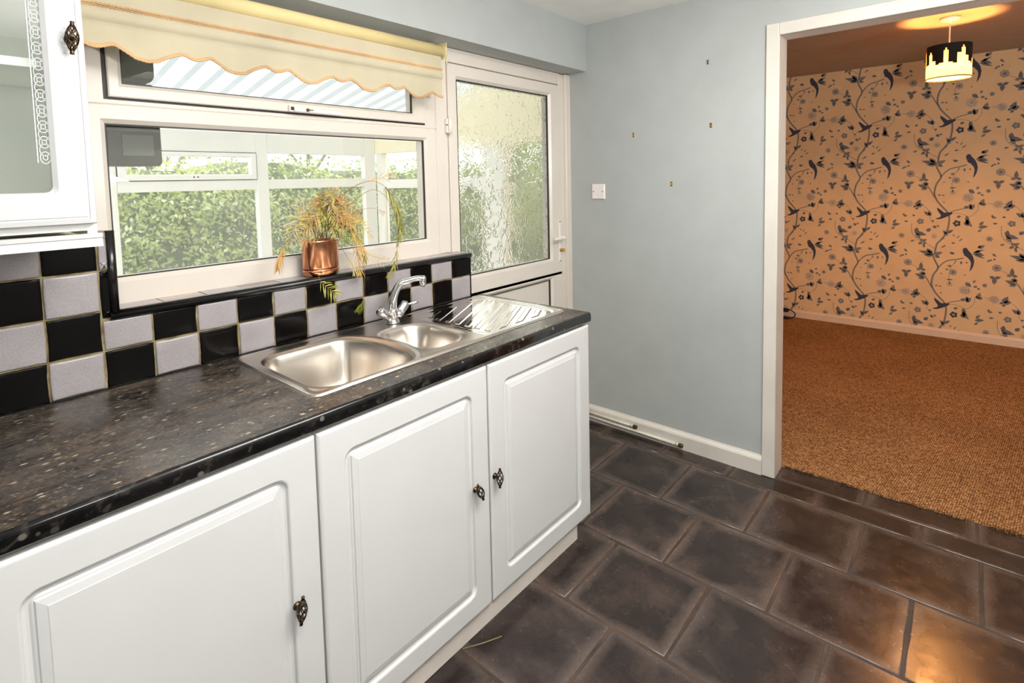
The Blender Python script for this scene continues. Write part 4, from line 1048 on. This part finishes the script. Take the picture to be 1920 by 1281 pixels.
def fern():
    global FM
    FM = [M_FSTEM, M_LORANGE, M_LYEL, M_LGREEN, M_LPALE]
    px_, py_ = -.714, .038
    root = thing('potted_fern', 'half dried orange and yellow fern in a shiny copper pot on the sill', 'potted plant', (px_,py_,ZS))
    T = Matrix.Translation((px_,py_,ZS)); T = T @ Matrix.Diagonal((1.0,.66,1,1))
    mb = MB(); mb.lathe([(0,.001),(.058,.001),(.0655,.004),(.068,.020),(.069,.024),(.064,.024),(0,.022)], 40, T); part('saucer', mb, M_COPPER, root)
    mb = MB(); mb.lathe([(0,.024),(.062,.0245),(.065,.028),(.067,.030),(.067,.122),(.069,.1265),(.067,.128),(.0645,.126),(.063,.10),(0,.10)], 40, T); part('pot', mb, M_COPPER, root)
    mb = MB(); mb.lathe([(0,.112),(.040,.114),(.0635,.108)], 24, T); part('soil', mb, M_SOIL, root)
    rnd = random.Random(21); b = Vector((px_,py_,ZS+.112))
    def F(pts, **k):
        mb = MB(); base = b+Vector((rnd.uniform(-.03,.03),rnd.uniform(-.015,.015),0))
        frond(mb, [base]+[Vector(p) for p in pts], rnd=rnd, **k)
        part('frond', mb, FM, root)
    yv = lambda: rnd.uniform(-.05,.0)
    # long arch to the right, hanging green
    F([(-.70,.02,1.30),(-.64,-.005,1.40),(-.56,-.035,1.452),(-.49,-.055,1.43),(-.445,-.06,1.36),(-.43,-.06,1.28),(-.445,-.055,1.20)], leaf0=.56, n=20, length=.085, mi=[3,2,3], spread=.35, droop=.9)
    F([(-.44,-.060,1.24),(-.45,-.062,1.18),(-.475,-.066,1.13),(-.51,-.070,1.085)][0:0] or [(-.62,-.0,1.36),(-.53,-.05,1.42),(-.455,-.065,1.33),(-.452,-.068,1.22),(-.47,-.072,1.14),(-.505,-.074,1.09)], leaf0=.72, n=14, length=.05, mi=[3,2], spread=.5, droop=.6)
    F([(-.70,.01,1.34),(-.62,-.02,1.425),(-.52,-.05,1.46),(-.45,-.06,1.475)], leaf0=.62, n=7, length=.05, mi=4, spread=.3, droop=.0)
    F([(-.69,.0,1.26),(-.62,-.03,1.335),(-.55,-.05,1.352),(-.50,-.055,1.33)], leaf0=.85, n=4, length=.025, mi=4, spread=.5)
    # left fans
    F([(-.76,.0,1.28),(-.80,-.02,1.33),(-.845,-.03,1.30),(-.87,-.035,1.24)], leaf0=.35, n=11, length=.060, mi=[4,2,4], spread=.9, droop=.35)
    F([(-.78,-.0,1.26),(-.84,-.03,1.27),(-.89,-.04,1.235),(-.912,-.045,1.175)], leaf0=.70, n=10, length=.055, mi=1, spread=.35, droop=.8)
    F([(-.76,.0,1.30),(-.79,-.01,1.37),(-.83,-.02,1.36)], leaf0=.3, n=10, length=.055, mi=[1,4], spread=.9, droop=.3)
    F([(-.75,.0,1.26),(-.78,-.02,1.30),(-.82,-.02,1.29)], leaf0=.25, n=10, length=.055, mi=[1,2], spread=.9, droop=.1)
    # central mass, orange
    for (ex, ez, mi, n) in [(-.71,1.37,[1,2,4],15),(-.755,1.34,[2,4],14),(-.69,1.32,[2,1],14),(-.63,1.37,[1,4],14),(-.80,1.30,[4,2],12),(-.665,1.335,[1],14),(-.70,1.40,[1,1,2],15),(-.66,1.39,[1,1],15),(-.74,1.38,[1,2],14),(-.62,1.34,[1,1,3],14),(-.64,1.31,[1],13),(-.68,1.35,[2,3,1],14),(-.60,1.29,[1,2],12),(-.72,1.33,[2,3],13),(-.78,1.33,[1,2],12),(-.66,1.28,[2,3],12),(-.79,1.27,[1,4],10),(-.70,1.29,[2],11)]:
        mx_, mz = (px_*.45+ex*.55)+rnd.uniform(-.01,.01), ez+.01
        tip = (ex+(ex-px_)*.55, yv(), ez-rnd.uniform(.02,.06))
        F([((px_+mx_)/2, .02, (1.23+mz)/2), (mx_, rnd.uniform(-.02,.02), mz), (ex, yv(), ez), tip], leaf0=.38, n=n, length=rnd.uniform(.045,.062), mi=mi, spread=.9, droop=.35)
    for (ex, ez, mi) in [(-.60,1.22,[1,2]),(-.585,1.20,[1,3]),(-.61,1.16,[1,2,1])]:
        F([(-.68,.0,1.27),(-.63,-.02,1.29),(ex,-.04,ez),(ex+.0,-.045,ez-.05)], leaf0=.5, n=12, length=.052, mi=mi, spread=.45, droop=.7)
    # sprigs hanging over the sill, in front of the tiles
    F([(-.755,-.02,1.255),(-.785,-.045,1.225),(-.782,-.060,1.16),(-.778,-.066,1.115),(-.745,-.070,1.08),(-.725,-.072,1.058)], leaf0=.66, n=9, length=.052, mi=[3,2], spread=.8, droop=.2)
    F([(-.66,-.01,1.24),(-.60,-.03,1.20),(-.54,-.05,1.165),(-.49,-.058,1.15)], leaf0=.45, n=9, length=.050, mi=4, spread=.9, droop=.7)
    F([(-.66,-.01,1.25),(-.625,-.04,1.20),(-.60,-.058,1.14),(-.605,-.066,1.075),(-.615,-.070,1.02),(-.645,-.072,.985)], leaf0=.80, n=9, length=.034, mi=[3], spread=.45, droop=.5)
    F([(-.68,-.01,1.235),(-.65,-.03,1.18),(-.64,-.055,1.14),(-.645,-.062,1.115)], leaf0=.5, n=6, length=.03, mi=[2,4], spread=.5, droop=.6)
fern()

# ------------------------------------------------------------------ conservatory
YC, XC = 2.30, 1.12
def conservatory():
    root = bpy.data.objects.new('window_2', None); C.objects.link(root); root.location = (0, YC, -.1); root['kind'] = 'structure'
    def bay(root, T, a0, a1, b0, b1, vent):
        """bay of frame between a0..a1 (clear glass width) ; T maps (a, depth, z)"""
        pass
    mb = MB()
    x0 = -2.62; z0, zt0, zt1, zh = .89, 1.415, 1.487, 1.685
    posts = [(-2.70,-2.62),(-1.74,-1.66),(-.872,-.788),(.075,.160),(1.008,1.12)]
    for a, b in posts: mb.bbox(a, b, YC, YC+.06, -.1, 1.86, .003)
    for (a, b), (c, d) in zip(posts, posts[1:]):
        mb.bbox(b, c, YC+.002, YC+.058, zt0, zt1, .003); mb.bbox(b, c, YC+.002, YC+.058, zh, 1.84, .003); mb.bbox(b, c, YC+.002, YC+.058, z0-.07, z0, .003); mb.box(b, c, YC+.02, YC+.04, -.1, z0-.07)
    part('window_frame', mb, M_UPVC2, root)
    for (a, b), (c, d) in zip(posts, posts[1:]):
        s = MB(); s.box(b, c, YC+.028, YC+.032, z0, zt0); s.box(b, c, YC+.028, YC+.032, zt1, zh); part('glass_pane', s, M_GLASS, root)
    s = MB(); b, c = -.788, .075
    ring_frame(s, b+.006, c-.006, zt1+.004, zh-.004, b+.055, c-.05, zt1+.042, zh-.035, YC-.012, YC+.03, .008)
    v = part('opening_vent', s, M_UPVC2, root)
    s = MB(); flat_ring(s, b+.001, c-.001, zt1, zh, .006, YC-.002, .004); sub('gasket', s, M_GASK, v)
    for xx in (-.36,-.335):
        s = MB(); s.box(xx, xx+.010, YC-.0135, YC-.012, zt1+.018, zt1+.028); sub('lock_mark', s, M_BRASSO, v)
    s = MB(); s.bbox(-.872,-.86,YC-.01,YC,1.0,1.1,.002)
    # side frame
    root3 = bpy.data.objects.new('window_3', None); C.objects.link(root3); root3.location = (XC, 1.2, -.1); root3['kind'] = 'structure'
    mb = MB(); posts = [(2.29,2.20),(1.00,.77),(.30,.27)]
    for a, b in posts: mb.bbox(XC, XC+.06, b, a, -.1, 1.699, .003)
    for (a, b), (c, d) in zip(posts, posts[1:]):
        (mb.bbox(XC+.002, XC+.058, c, b, 1.395, 1.47, .003), mb.bbox(XC+.002, XC+.058, c, b, .60, .67, .003), mb.box(XC+.02, XC+.04, c, b, -.1, .60)) if a > 2 else mb.bbox(XC+.002, XC+.058, c, b, -.1, .12, .003)
    # solid head panel up to the sloping roof
    Y = [(2.36,1.80),(.22,2.30)]
    mb.add([(XC,2.36,1.70),(XC,.22,1.70),(XC,.22,2.32),(XC,2.36,1.86),(XC+.05,2.36,1.70),(XC+.05,.22,1.70),(XC+.05,.22,2.32),(XC+.05,2.36,1.86)], [(0,1,2,3),(4,5,6,7),(0,1,5,4),(1,2,6,5),(2,3,7,6),(3,0,4,7)])
    n_ = len(mb.f); mb.mi[-6:] = [1]*6
    part('window_frame', mb, [M_UPVC2, M_CREAM], root3)
    for (a, b), (c, d) in zip(posts, posts[1:]):
        s = MB(); (s.box(XC+.028, XC+.032, c, b, .67, 1.395), s.box(XC+.028, XC+.032, c, b, 1.47, 1.70)) if a > 2 else s.box(XC+.028, XC+.032, c, b, .12, 1.70); part('glass_pane', s, M_GLASS, root3)
    # roof : box-profile sheet sloping down to the front
    mb = MB(); prof = []; x = -3.2
    while x < 1.22:
        prof += [(x,0),(x+.030,0),(x+.042,.028),(x+.078,.028),(x+.090,0)]; x += .125
    def rz(y): return 2.29 - (y-.22)*(2.29-1.862)/(2.36-.22)
    rows = [[(px_, y, rz(y)+dz) for px_, dz in prof] for y in (.21, 1.3, 2.42)]
    o0 = len(mb.f); mb.loops(rows, 0, False, closed=False)
    n_ = len(prof)
    for k in range(len(mb.f)):
        if (k % (n_-1)) % 5 in (1, 3): mb.mi[k] = 1
    o = mb.build('conservatory_roof', [M_ROOF, M_ROOFW]); o['kind'] = 'structure'
    mb = MB()
    for y in (1.02, 1.75): mb.bbox(-3.2, XC, y, y+.045, rz(y)-.075, rz(y)-.012, .002)
    mb.bbox(-3.2, XC+.04, .205, .25, 2.20, 2.275, .002)
    # outer wall of the house around the openings
    mb2 = MB(); mb2.box(1.055, 1.35, .21, .26, -.1, 3.0); mb2.box(-3.2, 1.35, .352, .36, 2.3, 3.0)
    mb2.box(XL, -1.44, .352, .36, -.1, 3.0); mb2.box(-1.44, .98, .352, .36, 2.06, 3.0); mb2.box(-1.34, -.045, .202, .208, -.1, 1.06)
    struct('wall_outer', mb2, M_UPVC2)
    mb = MB(); mb.box(-3.2, 1.2, .2, 2.36, -.16, -.1); struct('floor_conservatory', mb, M_GRAVEL)
    mb = MB(); mb.box(-8, 12, 2.36, 14, -.2, -.12); mb.box(1.2, 12, .5, 2.36, -.2, -.12); struct('ground', mb, M_LAWN)
conservatory()
# dark box hanging outside the kitchen window
root = thing('meter_box', 'dark grey box with a lighter band, seen outside through the upper left of the window', 'box', (-1.3,.3,1.5))
mb = MB()
P = rrect(-1.62,-1.128,1.515,1.672,.012,4)
mb.loops([[(x,.36,z) for x,z in P],[(x,.262,z) for x,z in P],[(x+ (.004 if x<-1.3 else -.004),.258,z) for x,z in P]], 0, True, True, True)
part('case', mb, M_DKGREY, root)
mb = MB(); mb.box(-1.60,-1.133,.254,.258,1.622,1.632); part('band', mb, M_MIDGREY, root)
mb = MB(); mb.bbox(-1.235,-1.150,.255,.259,1.545,1.612,.001); part('lid', mb, M_MIDGREY, root)
mb = MB(); P = rrect(-1.62,-1.135,1.775,1.90,.03,5)
mb.loops([[(x,.36,z+.05*(x+1.62)**2*0) for x,z in P],[(x,.262,z) for x,z in P]], 0, True, True, True)
root2 = thing('outdoor_lamp', 'dark rounded grey fitting outside, just under the scalloped blind in the upper left pane', 'outdoor fitting', (-1.3,.3,1.78))
part('housing', mb, M_DKGREY, root2)
mb = MB(); mb.bbox(-1.60,-1.14,.27,.36,1.755,1.775,.002); part('bracket', mb, M_MIDGREY, root2)
# pale blue furled thing in the conservatory
root = thing('furled_parasol', 'pale blue furled cloth standing in the conservatory by the right edge of the window', 'parasol', (1.0,1.55,-.1))
mb = MB(); T = Matrix.Translation((1.035,1.45,0))
mb.lathe([(.022,1.30),(.03,1.26),(.042,1.15),(.05,.95),(.058,.70),(.05,.55),(.02,.5)], 9, T, smooth=False); part('cloth', mb, M_BLUE, root)
mb = MB(); mb.tube([(1.035,1.45,-.1),(1.035,1.45,1.34)], .012, 8); part('pole', mb, M_PLAST, root)

# ------------------------------------------------------------------ hedge and trees
def hedge():
    root = thing('hedge', 'tall leafy green and yellow hedge outside behind the conservatory', 'hedge', (1,4,-.12))
    rnd = random.Random(9)
    path = [(-5.2,3.95),(-1.0,3.95),(2.4,4.05),(3.6,3.4),(3.95,2.3),(4.0,1.3)]
    seg = []; tot = 0
    for (a,b),(c,d) in zip(path, path[1:]): L = math.hypot(c-a,d-b); seg.append((a,b,c,d,L)); tot += L
    def at(s):
        for a,b,c,d,L in seg:
            if s <= L: t_ = s/L; return a+(c-a)*t_, b+(d-b)*t_, (d-b)/L, -(c-a)/L
            s -= L
        return at(tot-1e-3)
    def top(s): return 1.72+.42*sstep(9.0,9.6,s)+.05*math.sin(s*2.3)+.04*math.sin(s*5.1+1)
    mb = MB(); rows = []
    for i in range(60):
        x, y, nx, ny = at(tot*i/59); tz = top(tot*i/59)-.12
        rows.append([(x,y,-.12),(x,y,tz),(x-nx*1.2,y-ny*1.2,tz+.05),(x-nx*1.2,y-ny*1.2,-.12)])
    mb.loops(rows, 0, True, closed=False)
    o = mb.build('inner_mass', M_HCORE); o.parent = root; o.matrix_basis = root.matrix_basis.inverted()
    mb = MB(); N = 30000
    for k in range(N):
        s = rnd.random()*tot; x, y, nx, ny = at(s); z = rnd.uniform(.25, 1)**.9*(top(s)+.10)
        clump = noise.noise(Vector((x*2.6,y*2.6,z*2.6)))
        dpt = .05+.16*max(0,clump)+rnd.uniform(-.04,.13)
        if clump < -.18 and rnd.random() < .55: continue
        if z > top(s)-.1: dpt = rnd.uniform(-.7,.12)
        if z > top(s) and rnd.random() < .6: continue
        p = Vector((x+nx*dpt, y+ny*dpt, z)); sz = rnd.uniform(.014,.034)
        nrm = Vector((nx*.8+rnd.uniform(-.8,.8), ny*.8+rnd.uniform(-.8,.8), rnd.uniform(-.1,1.1))).normalized()
        a_ = nrm.cross(Vector((rnd.uniform(-1,1),rnd.uniform(-1,1),rnd.uniform(-1,.2)))).normalized(); b_ = nrm.cross(a_)
        yellow = noise.noise(Vector((x*.9+7,y*.9,z*1.3)))
        mi = rnd.choice([0,0,2,1,3]) if yellow < .05 else rnd.choice([0,1,1,1,3])
        mb.add([p-a_*sz, p-a_*sz*.2+b_*sz*.5, p+a_*sz, p-a_*sz*.2-b_*sz*.5], [(0,1,2),(0,2,3)], mi)
    o = mb.build('foliage', M_HEDGE); o.parent = root; o.matrix_basis = root.matrix_basis.inverted(); o['kind'] = 'stuff'
hedge()
def tree(x, y, h, seed, label):
    root = thing('bare_tree', label, 'tree', (x,y,-.12), 'trees beyond the hedge')
    rnd = random.Random(seed); mb = MB()
    def br(p, d, L, r, dep):
        pts = [p]; q = p
        for k in range(4):
            d = (d+Vector((rnd.uniform(-.18,.18),rnd.uniform(-.18,.18),rnd.uniform(-.02,.14)))).normalized(); q = q+d*L/4; pts.append(q)
        mb.tube(pts, [r*(1-.13*i) for i in range(5)], 5)
        if dep > 0:
            for k in range(4 if dep > 1 else 5):
                s_ = pts[rnd.choice([2,3,4])]; a = rnd.uniform(0,2*PI)
                br(s_, (d*.7+Vector((math.cos(a),math.sin(a),rnd.uniform(.0,.5)))*.8).normalized(), L*.6, r*.5, dep-1)
    br(Vector((x,y,-.12)), Vector((0,0,1)), h*.5, .07, 3)
    part('trunk_and_branches', mb, M_BARK, root)
tree(.9, 6.2, 4.2, 1, 'bare tree left of the conservatory mullion gap, faint against the white sky')
tree(3.3, 7.4, 4.6, 2, 'bare tree seen through the right hand top pane of the conservatory front')
tree(4.9, 3.9, 4.4, 3, 'bare tree seen through the conservatory side window at the right')
tree(-.2, 6.4, 4.0, 4, 'bare tree seen through the small opening vent of the conservatory')
